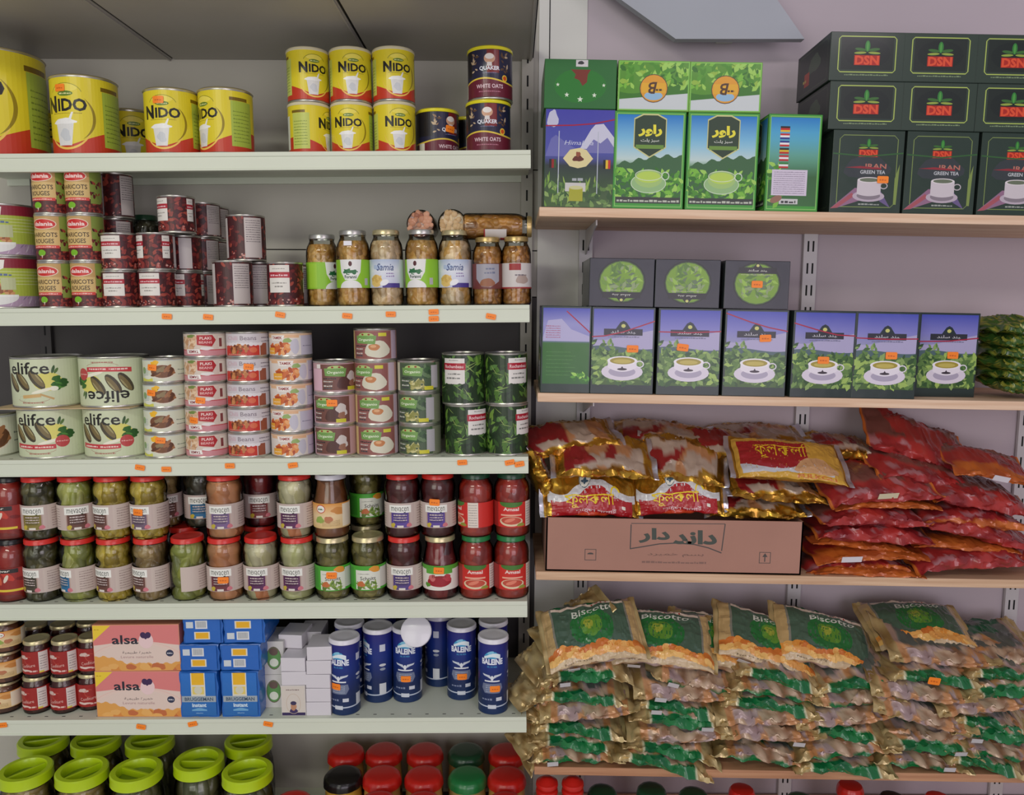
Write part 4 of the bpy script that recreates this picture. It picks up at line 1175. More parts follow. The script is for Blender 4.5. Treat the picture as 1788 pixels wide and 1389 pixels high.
def a_dsn_front(w, h):
    a = Art(w, h, (48, 64, 56)); oct_frame(a, -w * .42, h * .06, w * .42, h * .95, 1.6, (130, 150, 84), 9)
    a.blob(0, h * .55, w * .3, h * .16, (60, 66, 70), 3); dsn_logo(a, 0, h * .76, w * .17)
    a.text('IRAN', w * .12, h * .54, h * .06, (190, 120, 104), .02, width=w * .3); a.text('GREEN TEA', w * .08, h * .475, h * .045, (196, 200, 204), .02, width=w * .36); a.poly([(-w * .32, h * .55), (w * .2, h * .53), (w * .2, h * .55), (-w * .1, h * .57)], (150, 50, 60))
    a.poly([(-w * .5, h * .04), (-w * .16, h * .30), (w * .1, h * .28), (-w * .1, h * .14), (-w * .4, h * .05)], (150, 112, 140)); a.poly([(-w * .5, h * .04), (-w * .2, h * .24), (-w * .16, h * .20), (-w * .4, h * .05)], (170, 90, 100)); a.poly([(w * .2, h * .28), (w * .36, h * .06), (w * .2, h * .14)], (110, 96, 140))
    a.ell(w * .04, h * .20, w * .23, h * .07, (190, 176, 190)); a.ell(w * .04, h * .205, w * .17, h * .05, (140, 130, 140)); a.strip(lambda u: h * (.20 + .9 * ((u - w * .04) / w) ** 2), lambda u: h * .40, -w * .13, w * .21, (210, 202, 208), 12); a.ell(w * .04, h * .40, w * .17, h * .035, (226, 220, 222)); a.ell(w * .04, h * .40, w * .14, h * .025, (110, 120, 100)); a.ring(w * .25, h * .33, w * .05, h * .035, 2, (200, 190, 196))
    a.scribble(-w * .1, h * .09, w * .3, h * .02, (160, 166, 160), 5); a.poly([(w * .40, h * .1), (w * .44, h * .1), (w * .46, h * .6), (w * .40, h * .42)], (130, 150, 80))
    return a


def a_dsn_side(w, h):
    a = Art(w, h, (38, 46, 44)); oct_frame(a, -w * .44, h * .06, w * .44, h * .94, 1.4, (70, 84, 64)); a.blob(w * .05, h * .6, w * .16, h * .22, (70, 84, 70), 3, .3); a.rect(-w * .26, h * .2, -w * .10, h * .5, (170, 60, 40)); a.scribble(-w * .3, h * .3, w * .1, h * .1, (190, 170, 80), 4); return a


def a_bg(w, h, seed=0):
    a = Art(w, h, (40, 54, 52)); x = w / 2 - 3
    a.grad(-x, h * .10, x, h - 3, [(0, (70, 100, 46)), (.52, (96, 130, 70)), (.58, (150, 150, 190)), (.75, (130, 130, 200)), (1, (70, 80, 180))], 12)
    a.strip(lambda u: h * .5, lambda u: h * (.62 + .16 * (u / w + .3) * (1 if u > -w * .3 else 0)), -x, x, (176, 170, 206), 20)
    a.strip(lambda u: h * .48, lambda u: h * (.54 - .02 * math.sin(u / w * 5)), -x, x, (80, 104, 110), 12)
    leaves(a, -x, h * .12, x, h * .50, 180, 9, GD + [(160, 190, 96)], 3 + seed); leaves(a, -x, h * .45, -x * .3, h * .62, 26, 8, GD, 9)
    a.rect(-w * .31, h * .68, w * .31, h * .755, (44, 46, 56)); a.poly([(-w * .12, h * .755), (w * .12, h * .755), (w * .05, h * .83), (0, h * .85), (-w * .05, h * .83)], (36, 50, 56)); a.ell(0, h * .79, w * .035, h * .022, (206, 206, 120))
    a.text('\uFEAA\uFEE8\uFEE0\uFEB3 \uFEAA\uFEE8\uFE92', 0, h * .695, h * .045, (206, 206, 214), .01, width=w * .40); a.scribble(-w * .24, h * .655, w * .5, h * .016, (120, 120, 150), 4)
    k = 1.22; Y = h * .255
    a.ell(0, Y, w * .275 * k, h * .085 * k, (222, 214, 228)); a.ell(0, Y, w * .18 * k, h * .05 * k, (176, 168, 190)); a.strip(lambda u: Y + h * 1.1 / k * (u / w) ** 2, lambda u: Y + h * .105 * k, -w * .19 * k, w * .19 * k, (234, 228, 238), 12)
    y2 = Y + h * .105 * k; a.ell(0, y2, w * .2 * k, h * .045 * k, (240, 236, 242)); a.ell(0, y2, w * .165 * k, h * .034 * k, (166, 150, 60)); a.ell(0, y2 - h * .005, w * .12 * k, h * .02 * k, (196, 180, 90)); a.ring(w * .23 * k, Y + h * .075 * k, w * .05 * k, h * .03 * k, 2.4, (232, 226, 238)); a.ell(0, Y + h * .03, w * .08, h * .014, (60, 50, 60)); a.poly([(-w * .025, Y + h * .036), (w * .025, Y + h * .036), (0, Y + h * .066)], (60, 50, 60))
    return a


def cord(a, pts, c=(170, 30, 62), t=2.6):
    for (x0, y0), (x1, y1) in zip(pts, pts[1:]):
        dx, dy = x1 - x0, y1 - y0; L = math.hypot(dx, dy); nx, ny = -dy / L * t / 2, dx / L * t / 2
        a.poly([(x0 + nx, y0 + ny), (x0 - nx, y0 - ny), (x1 - nx, y1 - ny), (x1 + nx, y1 + ny)], c)
    return a


def a_bg_side(w, h):
    a = Art(w, h, (44, 60, 54)); x = w / 2 - 2
    a.grad(-x, h * .10, x, h - 3, [(0, (50, 104, 46)), (.52, (56, 110, 44)), (.57, (60, 110, 60)), (.58, (140, 140, 200)), (.8, (150, 150, 206)), (1, (70, 80, 180))], 24)
    a.poly([(-x, h * .64), (-w * .38, h * .84), (-w * .1, h * .86), (w * .1, h * .74), (x, h * .66), (x, h * .6), (-x, h * .6)], (180, 176, 214)); 
    for k in range(6): a.scribble(-w * .42, h * (.64 + .026 * k), w * .30, h * .01, (170, 90, 120), k)
    for k in range(7): a.scribble(-w * .4, h * (.2 + .045 * k), w * (.5 + .05 * (k % 3)), h * .008, (84, 140, 70), k)
    leaves(a, w * .1, h * .12, x, h * .22, 12, 7, GL, 3)
    return a


def a_dark_end(w, h, flip=False):
    a = Art(w, h, (38, 40, 50)); a.ell(0, h * .52, w * .38, h * .47, (20, 28, 24)); a.ell(0, h * .52, w * .355, h * .44, (70, 100, 40)); a.ell(0, h * .52, w * .34, h * .42, (120, 160, 40))
    r = random.Random(5)
    for i in range(70):
        t = r.uniform(0, 6.28); q = r.uniform(0, 1) ** .5; X, Y = w * .29 * q * math.cos(t), h * .52 + h * .36 * q * math.sin(t)
        L = r.uniform(7, 12); an = r.uniform(0, 6.28); ca, sn = math.cos(an), math.sin(an)
        a.poly([(X + p * ca - q_ * sn, Y + p * sn + q_ * ca) for p, q_ in ((-L, 0), (-L * .2, -L * .42), (L, 0), (-L * .2, L * .42))], r.choice([(110, 150, 50), (150, 190, 70), (84, 124, 44), (140, 160, 110), (96, 120, 84)]))
    k = -1 if flip else 1; Y = lambda t: h * (.52 + k * t)
    ys = sorted((Y(-.22), Y(-.35))); a.rect(-w * .30, ys[0], w * .30, ys[1], (26, 28, 28)); a.poly([(-w * .08, Y(-.34)), (w * .08, Y(-.34)), (0, Y(-.46))], (26, 28, 28)); a.ell(0, Y(-.39), w * .025, h * .03, (206, 206, 120))
    a.text('\uFEAA\uFEE8\uFEE0\uFEB3 \uFEAA\uFEE8\uFE92', 0, ys[0] + h * .035, h * .06, (214, 214, 206), .02, rot=0 if flip else PI, width=w * .30); a.scribble(-w * .26, Y(-.19), w * .5, h * .015, (190, 196, 150), 3)
    return a


def carton_mesh(name, w, d, h, col, front=None, left=None, right=None, top=None, mat='gloss', bev=.0012):
    """origin at the middle of the base; printed faces lie on the box"""
    b = MB(); b.box(-w / 2, -d / 2, 0, w / 2, d / 2, h, mat, rgba(col), bev=bev); e = .00012
    if front: b.art(front((w - .003) * 1000, (h - .003) * 1000), flat_front(-d / 2 - e, 0, .0015), mat)
    if left: b.art(left((d - .003) * 1000, (h - .003) * 1000), flat_left(-w / 2 - e, 0, .0015), mat)
    if right: b.art(right((d - .003) * 1000, (h - .003) * 1000), flat_right(w / 2 + e, 0, .0015), mat)
    if top: b.art(top((w - .003) * 1000, (d - .003) * 1000), flat_top(h + e, -d / 2 + .0015), mat)
    return b.mesh(name)


# ================================================================== stocking the metal bay
# -- top shelf: milk powder tins and oats canisters
def tin_kit(R, H, lidm='yellow_plastic', art=a_milk, lid_h=.012, wood=None):
    k = can(R, H - .003, art, mat='gloss')
    k.append(P('plastic_lid', lid_mesh(R + .0012, lid_h, lidm), mat=Matrix.Translation((0, 0, H - lid_h + .0005))))
    return k


G1 = 'tins and canisters on the shelf below the overhead panel'
milk = {'L': tin_kit(.100, .235, 'pale_gold_lid', lid_h=.006), 'M': tin_kit(.069, .173, 'pale_gold_lid', lid_h=.005), 'S': tin_kit(.0585, .143, 'pale_gold_lid', lid_h=.005), 'T': tin_kit(.0466, .1165, 'cream_lid', lid_h=.008)}
for px, d, rz, k, lb, st in (
        (-4, .108, .05, 'L', 'giant yellow milk powder tin, tallest on its shelf, cut off by the frame', None),
        (148, .082, -.12, 'M', 'large yellow milk powder tin with an orange price sticker beside the giant tin', (-.15, .143)),
        (96, .27, .3, 'S', 'yellow milk powder tin half hidden in shade behind the giant tin', None),
        (226, .255, .55, 'S', 'yellow milk powder tin partly hidden behind the large stickered tin', None),
        (300, .068, .02, 'S', 'medium yellow milk powder tin with full name facing out and an orange sticker', (-.12, .115)),
        (394, .070, -.62, 'S', 'medium yellow milk powder tin turned to its green side, last loose tin', None)):
    parts = list(milk[k])
    if st: parts = parts + [stick({'M': .069, 'S': .0585}[k] + .0008, st[0], st[1])]
    put('milk_powder_tin', parts, on_shelf('S1', px, d, 0, rz), lb, 'tin', G1)
for j, px in enumerate((537, 612, 687)):
    for i in range(2):
        rz = ((1.45, .02, .42), (.55, .32, .38))[i][j]
        put('milk_powder_tin', milk['T'], on_shelf('S1', px + (2 if i == 0 else 0), .085, i * .1170, rz), 'small yellow milk powder tin, %s of a pair, %s pair from the oats canisters' % (('lower', 'upper')[i], NUM[3 - j]), 'tin', G1)
oats = tin_kit(.0495, .112, 'yellow_plastic', a_oats, lid_h=.009)
for px, d, z, rz, lb, st in ((764, .135, 0, .75, 'navy oats canister with orange sticker standing single beside the small milk tins', (-.05, .066)), (822, .22, 0, .8, 'navy oats canister mostly hidden behind the stacked pair', None),
                             (853, .06, 0, -.02, 'navy and maroon oats canister, lower of the stacked pair', None), (856, .06, .1125, .0, 'navy and maroon oats canister, upper of the stacked pair', None)):
    put('oats_canister', oats + ([stick(.0505, st[0], st[1], .1)] if st else []), on_shelf('S1', px, d, z, rz), lb, 'canister', G1)

# -- second shelf: bean cans and chickpea jars
G2 = 'cans of beans on the second metal shelf'
tb = can(.0725, .1165, a_tamek_big)
for i in range(2): put('stew_can', tb, on_shelf('S2', 3 + 5 * (1 - i), .085, i * .117, -.1), 'wide green and maroon stew can, %s of two at the frame edge' % ('lower', 'upper')[i], 'can', G2)
hr = can(.0369, .1035, a_haricots); kcp = can(.0378, .1048, a_kidney, 5)
for j, px in enumerate((96, 153)):
    for i in range(3):
        put('bean_can', hr, on_shelf('S2', px - 5 * i, .045, i * .1038, -.16 + .06 * ((i + j) % 2)), 'red can with tan banner, %s of the stack %s' % (level(i, 3), ('by the stew cans', 'by the kidney cans')[j]), 'can', G2)
    if j == 1:
        for i in range(3): put('bean_can', kcp, on_shelf('S2', 200, .155, i * .1050, 2.4 + i * .2), 'shaded can with pale panel, %s of the stack behind the kidney cans' % level(i, 3), 'can', G2)
kb = can(.0398, .0832, a_kidney)
kl = [(208, .05, 0, .0, 'kidney bean can with centred white tag, lower of two beside the red bean cans'), (207, .05, 1, -.18, 'kidney bean can with white tag, upper of two beside the red bean cans'),
      (272, .05, 0, -.1, 'kidney bean can with full white tag, bottom of the tallest kidney stack'), (270, .05, 1, -.95, 'kidney bean can showing a sliver of tag, middle of the tallest kidney stack'),
      (306, .05 + .02, 2, -.72, 'kidney bean can bright red in front, top of the tallest kidney stack'),
      (322, .13, 0, -.3, 'kidney bean can wedged behind the tallest stack, bottom level'), (318, .13, 1, -2.3, 'kidney bean can wedged behind the tallest stack, middle level'),
      (352, .20, 0, 2.7, 'kidney bean can showing its pale nutrition panel, bottom of the rear stack'), (350, .20, 1, 2.75, 'kidney bean can showing its pale nutrition panel, second level of the rear stack'), (352, .20, 2, 2.7, 'kidney bean can showing its pale nutrition panel, third level of the rear stack'),
      (368, .276, 0, 2.8, 'kidney bean can hidden deepest by the back, bottom level'), (368, .276, 1, 2.8, 'kidney bean can hidden deepest by the back, second level'), (368, .276, 2, 2.8, 'kidney bean can hidden deepest by the back, third level'),
      ]
for px, d, lv, rz, lb in kl: put('kidney_bean_can', kb, on_shelf('S2', px, d, lv * .0835, rz), lb, 'can', G2)
kc = can(.0432, .1045, a_kidney, 7)
for px, d, z, rz, lb in ((405, .065, 0, 2.45, 'tall dark kidney bean can showing half a pale panel, under another can'), (428, .10, .105, 2.35, 'tall dark kidney bean can raised on the one with a pale panel'),
                         (452, .15, 0, 2.0, 'tall dark kidney bean can with no tag, behind the white-tagged can')):
    put('kidney_bean_can', kc, on_shelf('S2', px, d, z, rz), lb, 'can', G2)
kd = can(.0395, .1, a_kidney, 9)
put('kidney_bean_can', kd, on_shelf('S2', 497, .06, 0, -.12), 'kidney bean can with a white tag and red ribbon standing alone near the jars', 'can', G2)
put('kidney_bean_can', kd, on_shelf('S2', 541, .15, 0, 1.3), 'dark red kidney bean can tucked behind the first chickpea jar', 'can', G2)
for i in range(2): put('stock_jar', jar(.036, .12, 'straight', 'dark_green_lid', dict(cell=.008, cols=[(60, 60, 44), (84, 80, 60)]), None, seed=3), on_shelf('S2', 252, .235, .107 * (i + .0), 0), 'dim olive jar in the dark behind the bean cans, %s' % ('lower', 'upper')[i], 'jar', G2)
G2b = 'jars of chickpeas and white beans on the second metal shelf'
CH = [(206, 160, 84), (220, 176, 100), (190, 140, 66)]; BN = [(214, 184, 140), (226, 200, 160), (200, 166, 120)]; CD = [(176, 120, 52), (196, 140, 66), (150, 98, 40)]
jl = [(563, .105, 1.05, 'map', CH, .0375, .166, 'silver_lid', .008, 'chickpea jar turned to a plain lime label, first of the jar row'), (617, .05, 0, 'map', CH, .0378, .170, 'silver_lid', .008, 'chickpea jar with white paper tag on its neck and lime label'),
      (675, .05, 0, 'blue', BN, .0378, .170, 'pale_gold_lid', .010, 'white bean jar with a pale blue label between two lime-labelled jars'), (737, .05, -.32, 'map', CH, .0378, .170, 'silver_lid', .009, 'chickpea jar with lime label under a jar lying on its side'),
      (795, .05, 0, 'blue', BN[:2] + CH[:1], .0378, .168, 'pale_gold_lid', .010, 'bean jar with pale blue label under the second lying jar'), (852, .045, 0, 'dark', CD, .0345, .152, 'gold_lid', .0075, 'small amber chickpea jar with a grey label, under the sideways jar'),
      (902, .045, .30, 'tag', CD, .0340, .153, 'gold_lid', .0075, 'small amber chickpea jar with red-topped tag, next to the dividing post')]
for i, (px, d, rz, kd_, cols, R, H, lm, cell, lb) in enumerate(jl):
    art = a_chickpea(kd_)(2 * PI * R * 1000, H * 370, 0)
    parts = jar(R, H, 'straight', lm, dict(cell=cell * .85, cols=cols, amp=.35, elong=1.25, top=.86), art, lz=.24, lid_h=.011, seed=i, fname='legume_filling')
    if i == 1: parts.append(P('paper_tag', boxmesh('paper_tag', -.009, -.0005, -.005, .009, 0, .005, 'white_lid'), mat=Matrix.Translation((-.004, -R - .0003, H * .82))))
    put('legume_jar', parts, on_shelf('S2', px, d, 0, rz), lb, 'jar', G2b)
for px, py, Y, ori, lb, cols, sd in ((734, 391, 1.855, 0, 'bean jar lying with round base facing out, first of two', [(196, 140, 110), (214, 160, 130), (160, 104, 80)], 21), (789, 390, 1.855, 0, 'bean jar lying with round base facing out, second of two', BN, 22),
                                     (871, 396, 1.86, 1, 'amber chickpea jar lying sideways across the small jars', CD, 23)):
    R = .0325 if ori == 0 else .030; H = .15 if ori == 0 else .155
    art = a_chickpea('tag')(2 * PI * R * 1000, H * 330, 0) if ori else None
    parts = jar(R, H, 'straight', 'gold_lid', dict(cell=.008, cols=cols, amp=.35, elong=1.3, top=.86), art, lz=.3, lid_h=.011, seed=sd, fname='legume_filling')
    if ori == 0:
        b = MB(); r = random.Random(sd)
        for i in range(26):
            t = r.uniform(0, 6.28); q = R * .8 * r.random() ** .5; c = rgba(r.choice(cols))
            x, y = q * math.cos(t), q * math.sin(t); s_ = r.uniform(.005, .008)
            b.lathe([(0, -s_ * .5), (s_ * .7, -s_ * .3), (s_, 0), (s_ * .8, s_ * .3), (0, s_ * .5)], 'food', c, 8)
            for kk in range(len(b.v) - 40, len(b.v)): b.v[kk] = (b.v[kk][0] + x, b.v[kk][1] + y, b.v[kk][2] + .0015)
        parts.append(P('base_beans', b.mesh('base_beans')))
        c = unproj(px, py, Y); m = Matrix.Translation(c) @ Matrix.Rotation(-PI / 2, 4, 'X')
    else:
        c = unproj(px, py, Y); m = Matrix.Translation(c + Vector((-.08, 0, 0))) @ Matrix.Rotation(PI / 2, 4, 'Y') @ Matrix.Rotation(PI / 2 + .25, 4, 'Z')
    put('legume_jar', parts, m, lb, 'jar', G2b)

# -- third shelf: dolma and small round cans
G3 = 'cans on the third metal shelf'
dk = {0: can(.0755, .1155, a_dolma, 0), 1: can(.0755, .1155, a_dolma, 1)}
for px, z, rz, sd, flip, lb in ((82, .118, .06, 0, 0, 'wide dolma can upright on the cardboard sheet'), (199, .118, .1, 1, 1, 'wide dolma can standing upside down on the cardboard sheet'), (93, 0, .05, 1, 0, 'wide dolma can with red ribbon, at floor of shelf beside the frame edge'), (206, 0, .0, 1, 0, 'wide dolma can with red ribbon, under the upside-down can')):
    ex = Matrix.Translation((0, 0, .1155)) @ Matrix.Rotation(PI, 4, 'X') @ Matrix.Rotation(PI, 4, 'Z') if flip else None
    put('dolma_can', dk[sd], on_shelf('S3', px, .085, z, rz, extra=ex), lb, 'can', G3)
put('dolma_can', can(.0745, .1, a_tuna), on_shelf('S3', -32, .085, 0, .5), 'wide pale can cut off by the frame beside the dolma cans', 'can', G3)
m = on_shelf('S3', 140, .09, .1158)
b = MB(); b.box(-.172, -.084, 0, .150, .08, .0018, 'tan_card', bev=.0006); o = mobj('cardboard_sheet', b.mesh('cardboard_sheet'), None, m); tag(o, 'thin tan cardboard sheet laid between the two layers of dolma cans', 'cardboard')
cols3 = [(287, 4, a_tuna, 'small stuffed-leaf can', 'next to the dolma cans', 'stuffed_leaf_can', (-.02, -.05, .08, .06)), (359, 5, a_tamek_pilaki, 'round pink and red can', 'beside stuffed-leaf cans', 'pilaki_can', (0,) * 5),
         (433, 5, a_chili, 'round red grey-banded can', 'after the pink cans', 'chili_bean_can', (-.1, .05, .0, .05, .1)), (508, 5, a_tamek_orange, 'pale can with orange stew', 'beside the mushroom cans', 'stew_can', (.1, -.3, .1, .2, -.2))]
for j, (px, n, af, look, where, kind, rzs) in enumerate(cols3):
    kit = can(.0478 if j else .0472, .0574, af, j)
    for i in range(n):
        parts = list(kit)
        stk = {(0, 0): (.22, .042), (0, 2): (-.3, .036), (0, 3): (-.2, .036), (1, 1): (-.25, .03), (1, 2): (.1, .018), (2, 3): (.32, .036)}.get((j, i))
        if stk: parts.append(stick(.0482, stk[0], stk[1], .1, .9))
        put(kind, parts, on_shelf('S3', px + (n - i) * .8 - 3, .055, i * .0577, rzs[i] - .05), '%s, %s in the stack %s' % (look, level(i, n), where), 'can', G3)
cols3 = [(586, 3, 'mushroom', 'brown mushroom can', 'before the egg-print cans', 'mushroom_can', (-.1, -.1, .5)), (658, 4, 'egg', 'fried-egg print can', 'of four taller cans', 'hummus_can', (.1, .05, -.25, -.05)),
         (733, 3, 'green', 'grey-green bean sprout can', 'beside the spinach cans', 'green_bean_can', (-.25, -.25, .05))]
for px, n, kd_, look, where, kind, rzs in cols3:
    kit = can(.0485, .0732, a_garden(kd_))
    for i in range(n):
        parts = list(kit) + ([stick(.0492, .15, .052)] if (kd_ == 'mushroom' and i == 1) else [])
        put(kind, parts, on_shelf('S3', px - i * 1.2, .056, i * .0734, rzs[i]), '%s, %s in the stack %s' % (look, level(i, n), where), 'can', G3)
sp = can(.0488, .1175, a_spinach, mat='gloss')
for px, i, rz, lb in ((814, 0, .65, 'spinach can with tag turned aside, lower, beside the bean sprout cans'), (809, 1, -.45, 'spinach can with tag facing the aisle, upper, beside the bean sprout cans'), (886, 0, .95, 'spinach can with tag mostly hidden, lower, beside the dividing post'), (884, 1, .62, 'spinach can with tag half turned, upper, beside the dividing post')):
    put('spinach_can', sp, on_shelf('S3', px, .06, i * .1178, rz), lb, 'can', G3)
for i, px in enumerate((110, 236, 600, 740)):
    put('dolma_can' if i < 2 else 'spinach_can', dk[0] if i < 2 else sp, on_shelf('S3', px, .245, 0, .8 * i), 'can standing in the dark back row of the third shelf, %s along' % NUM[i + 1], 'can', G3)

# -- fourth shelf: pickle jars, two layers
G4 = 'jars of pickles and sauce on the fourth metal shelf'
F = {'olive': dict(cell=.011, cols=[(84, 80, 44), (104, 96, 56), (70, 66, 40)], elong=1.9, amp=.4), 'lime': dict(cell=.012, cols=[(160, 164, 76), (136, 142, 64), (176, 176, 96)], elong=2.2, amp=.4),
     'yellow': dict(cell=.009, cols=[(196, 172, 60), (214, 190, 84), (176, 150, 48)], elong=1.3, amp=.4), 'brown': dict(cell=.009, cols=[(150, 124, 76), (130, 104, 60), (166, 140, 92)], elong=1.8, amp=.4),
     'carrot': dict(cell=.013, cols=[(206, 142, 96), (214, 152, 104), (196, 130, 84)], elong=2.0, amp=.12), 'white': dict(cell=.014, cols=[(208, 200, 156), (196, 188, 140), (214, 206, 170), (206, 130, 84)], elong=1.8, amp=.25),
     'whitegreen': dict(cell=.013, cols=[(190, 190, 136), (206, 202, 156), (176, 176, 120)], elong=2.0, amp=.25), 'gherkin': dict(cell=.011, cols=[(124, 116, 60), (140, 130, 74), (104, 98, 50)], elong=2.4, amp=.4),
     'beet': dict(cell=.018, cols=[(110, 30, 36), (130, 40, 40), (84, 22, 32)], elong=1.5, amp=.15), 'darkred': dict(cell=.02, cols=[(92, 26, 26), (76, 20, 22)], elong=1.5, amp=.08), 'tomato': dict(cell=.012, cols=[(168, 46, 32), (180, 56, 38), (154, 38, 28)], elong=1.3, amp=.08),
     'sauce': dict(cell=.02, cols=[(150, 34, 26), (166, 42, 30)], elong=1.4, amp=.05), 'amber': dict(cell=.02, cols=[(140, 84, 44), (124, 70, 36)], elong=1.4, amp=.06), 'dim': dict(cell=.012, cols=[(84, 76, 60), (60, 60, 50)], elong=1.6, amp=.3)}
DN = {'olive': 'dark olive pickle', 'lime': 'light green pepper', 'yellow': 'yellow bean', 'brown': 'brown pickle', 'carrot': 'orange carrot', 'white': 'white cabbage', 'whitegreen': 'pale shredded cabbage', 'gherkin': 'cut gherkin', 'beet': 'dark beetroot', 'darkred': 'deep red beetroot', 'tomato': 'tomato sauce', 'sauce': 'red pepper sauce', 'amber': 'amber honey-like preserve', 'dim': 'shaded pickle'}
JR, JH = .0422, .148
_food = {}


def pj(px, d, lv, kind, lid, art, rz, note, seed=0, tiltx=0, st=None, style='waist', dim=1, lzh=(.16, .40)):
    R, H = JR, JH
    key = (kind, style)
    if key not in _food: _food[key] = food_mesh(JP[style], R, H, seed=len(_food), name='contents', **F[kind])
    parts = jar(R, H, style, lid, _food[key], art(2 * PI * R * 1000, H * 1000 * lzh[1], 0) if art else None, lz=lzh[0], lid_h=.012)
    if st: parts.append(stick(R * 1.002 + .0012, st[0], st[1], .05))
    put('pickle_jar', parts, on_shelf('S4', px, d, lv * (JH + .0005), rz, row=(1030 if lv == 0 else 930)), '%s jar with %s, %s' % (DN[kind], note, ('lower layer', 'upper layer')[lv]), 'jar', G4)


BR, OL, BLU, PU, YL, GR = (104, 66, 56), (132, 118, 50), (40, 110, 156), (92, 40, 86), (176, 150, 60), (74, 66, 52)
LOW = [(20, .05, 'sauce', 'black', a_red_sauce, 0, 'a black lid beside the frame edge', None, 'straight'), (73, .05, 'olive', 'red_lid', a_pickle(GR), -.3, 'red lid and grey block label', None, 'waist'), (137, .05, 'lime', 'red_lid', a_pickle(BLU), -.55, 'red lid and bright blue block label', None, 'waist'),
       (199, .05, 'yellow', 'red_lid', a_pickle(BR), -.35, 'red lid and brown block label', None, 'waist'), (263, .05, 'brown', 'red_lid', a_pickle(BR), -.42, 'red lid and brown block label', None, 'waist'), (328, .052, 'lime', 'red_lid', a_pickle(BLU), 2.6, 'label turned to its barcode side', None, 'waist'),
       (392, .05, 'carrot', 'red_lid', a_pickle((110, 50, 60)), .05, 'orange price sticker and red lid', (.15, .052), 'waist'), (456, .052, 'white', 'red_lid', a_pickle(PU), .0, 'red pepper strip and purple block label', None, 'waist'), (519, .05, 'whitegreen', 'red_lid', a_pickle(PU), -.1, 'purple block label beside the green-labelled jars', None, 'waist'),
       (581, .05, 'gherkin', 'pale_gold_lid', a_green_veg, -.1, 'gold lid, orange sticker and green label', (.22, .062), 'waist'), (643, .052, 'gherkin', 'pale_gold_lid', a_green_veg, -.15, 'gold lid and green label without sticker', None, 'waist'), (706, .05, 'darkred', 'red_lid', a_pickle((84, 66, 130)), 0, 'red lid and lilac block label', None, 'waist'),
       (769, .05, 'beet', 'pale_gold_lid', a_beet, 0, 'gold lid and white label with red beet', (0, .072), 'shoulder'), (832, .05, 'tomato', 'green_lid', a_tomato, 0, 'green lid, away from the post', None, 'straight'), (893, .05, 'tomato', 'green_lid', a_tomato, .12, 'green lid, next to the dividing post', None, 'straight')]
for i, (px, d, k, l, a_, rz, note, st, sty) in enumerate(LOW): pj(px, d, 0, k, l, a_, rz, note, i, st=st, style=sty)
UP = [(17, .055, 'sauce', 'black', a_red_sauce, -.2, 'a black lid beside the frame edge', None, 'straight'), (69, .055, 'olive', 'red_lid', a_pickle(OL), .05, 'olive block label', None, 'waist'), (132, .055, 'lime', 'red_lid', a_pickle(BR), .5, 'label turned toward the yellow beans', None, 'waist'),
      (195, .055, 'yellow', 'red_lid', a_pickle(BR), -.35, 'brown block label and no sticker', None, 'waist'), (259, .055, 'yellow', 'red_lid', a_pickle((110, 90, 110)), -.2, 'orange price sticker', (0, .066), 'waist'), (391, .055, 'carrot', 'red_lid', a_pickle((120, 96, 140)), .1, 'lilac block label', None, 'waist'),
      (515, .055, 'white', 'red_lid', a_pickle(PU), -.1, 'purple block label and red stripe', None, 'waist'), (578, .055, 'amber', 'white_lid', a_orange_lab, 0, 'orange sunrise label and white lid', None, 'shoulder'), (703, .055, 'darkred', 'red_lid', a_pickle((92, 70, 150)), 0, 'lilac block label and no sticker', None, 'waist'),
      (765, .055, 'darkred', 'red_lid', a_pickle((92, 70, 150)), 0, 'lilac block label and orange sticker', (-.1, .085), 'waist'), (831, .055, 'tomato', 'dark_green_lid', a_tomato, -1.25, 'label turned aside under a dark green lid', None, 'straight'), (894, .055, 'tomato', 'dark_green_lid', a_tomato, 0, 'label facing out under a dark green lid', None, 'straight')]
for i, (px, d, k, l, a_, rz, note, st, sty) in enumerate(UP): pj(px, d, 1, k, l, a_, rz, note, 20 + i, st=st, style=sty)
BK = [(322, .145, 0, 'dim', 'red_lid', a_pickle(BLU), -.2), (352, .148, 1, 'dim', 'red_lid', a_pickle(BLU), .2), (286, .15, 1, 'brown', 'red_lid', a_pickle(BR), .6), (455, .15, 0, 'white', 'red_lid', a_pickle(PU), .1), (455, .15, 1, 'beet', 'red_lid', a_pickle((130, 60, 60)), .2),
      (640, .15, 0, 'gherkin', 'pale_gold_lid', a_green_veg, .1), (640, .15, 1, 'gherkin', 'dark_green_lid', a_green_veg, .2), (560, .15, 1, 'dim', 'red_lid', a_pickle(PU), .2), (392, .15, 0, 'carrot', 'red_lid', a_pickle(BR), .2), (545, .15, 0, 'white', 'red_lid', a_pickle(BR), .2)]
for i, (px, d, lv, k, l, a_, rz) in enumerate(BK): pj(px, d, lv, k, l, a_, rz, 'dim label in the back row, %s along' % NUM[i + 1], 40 + i)

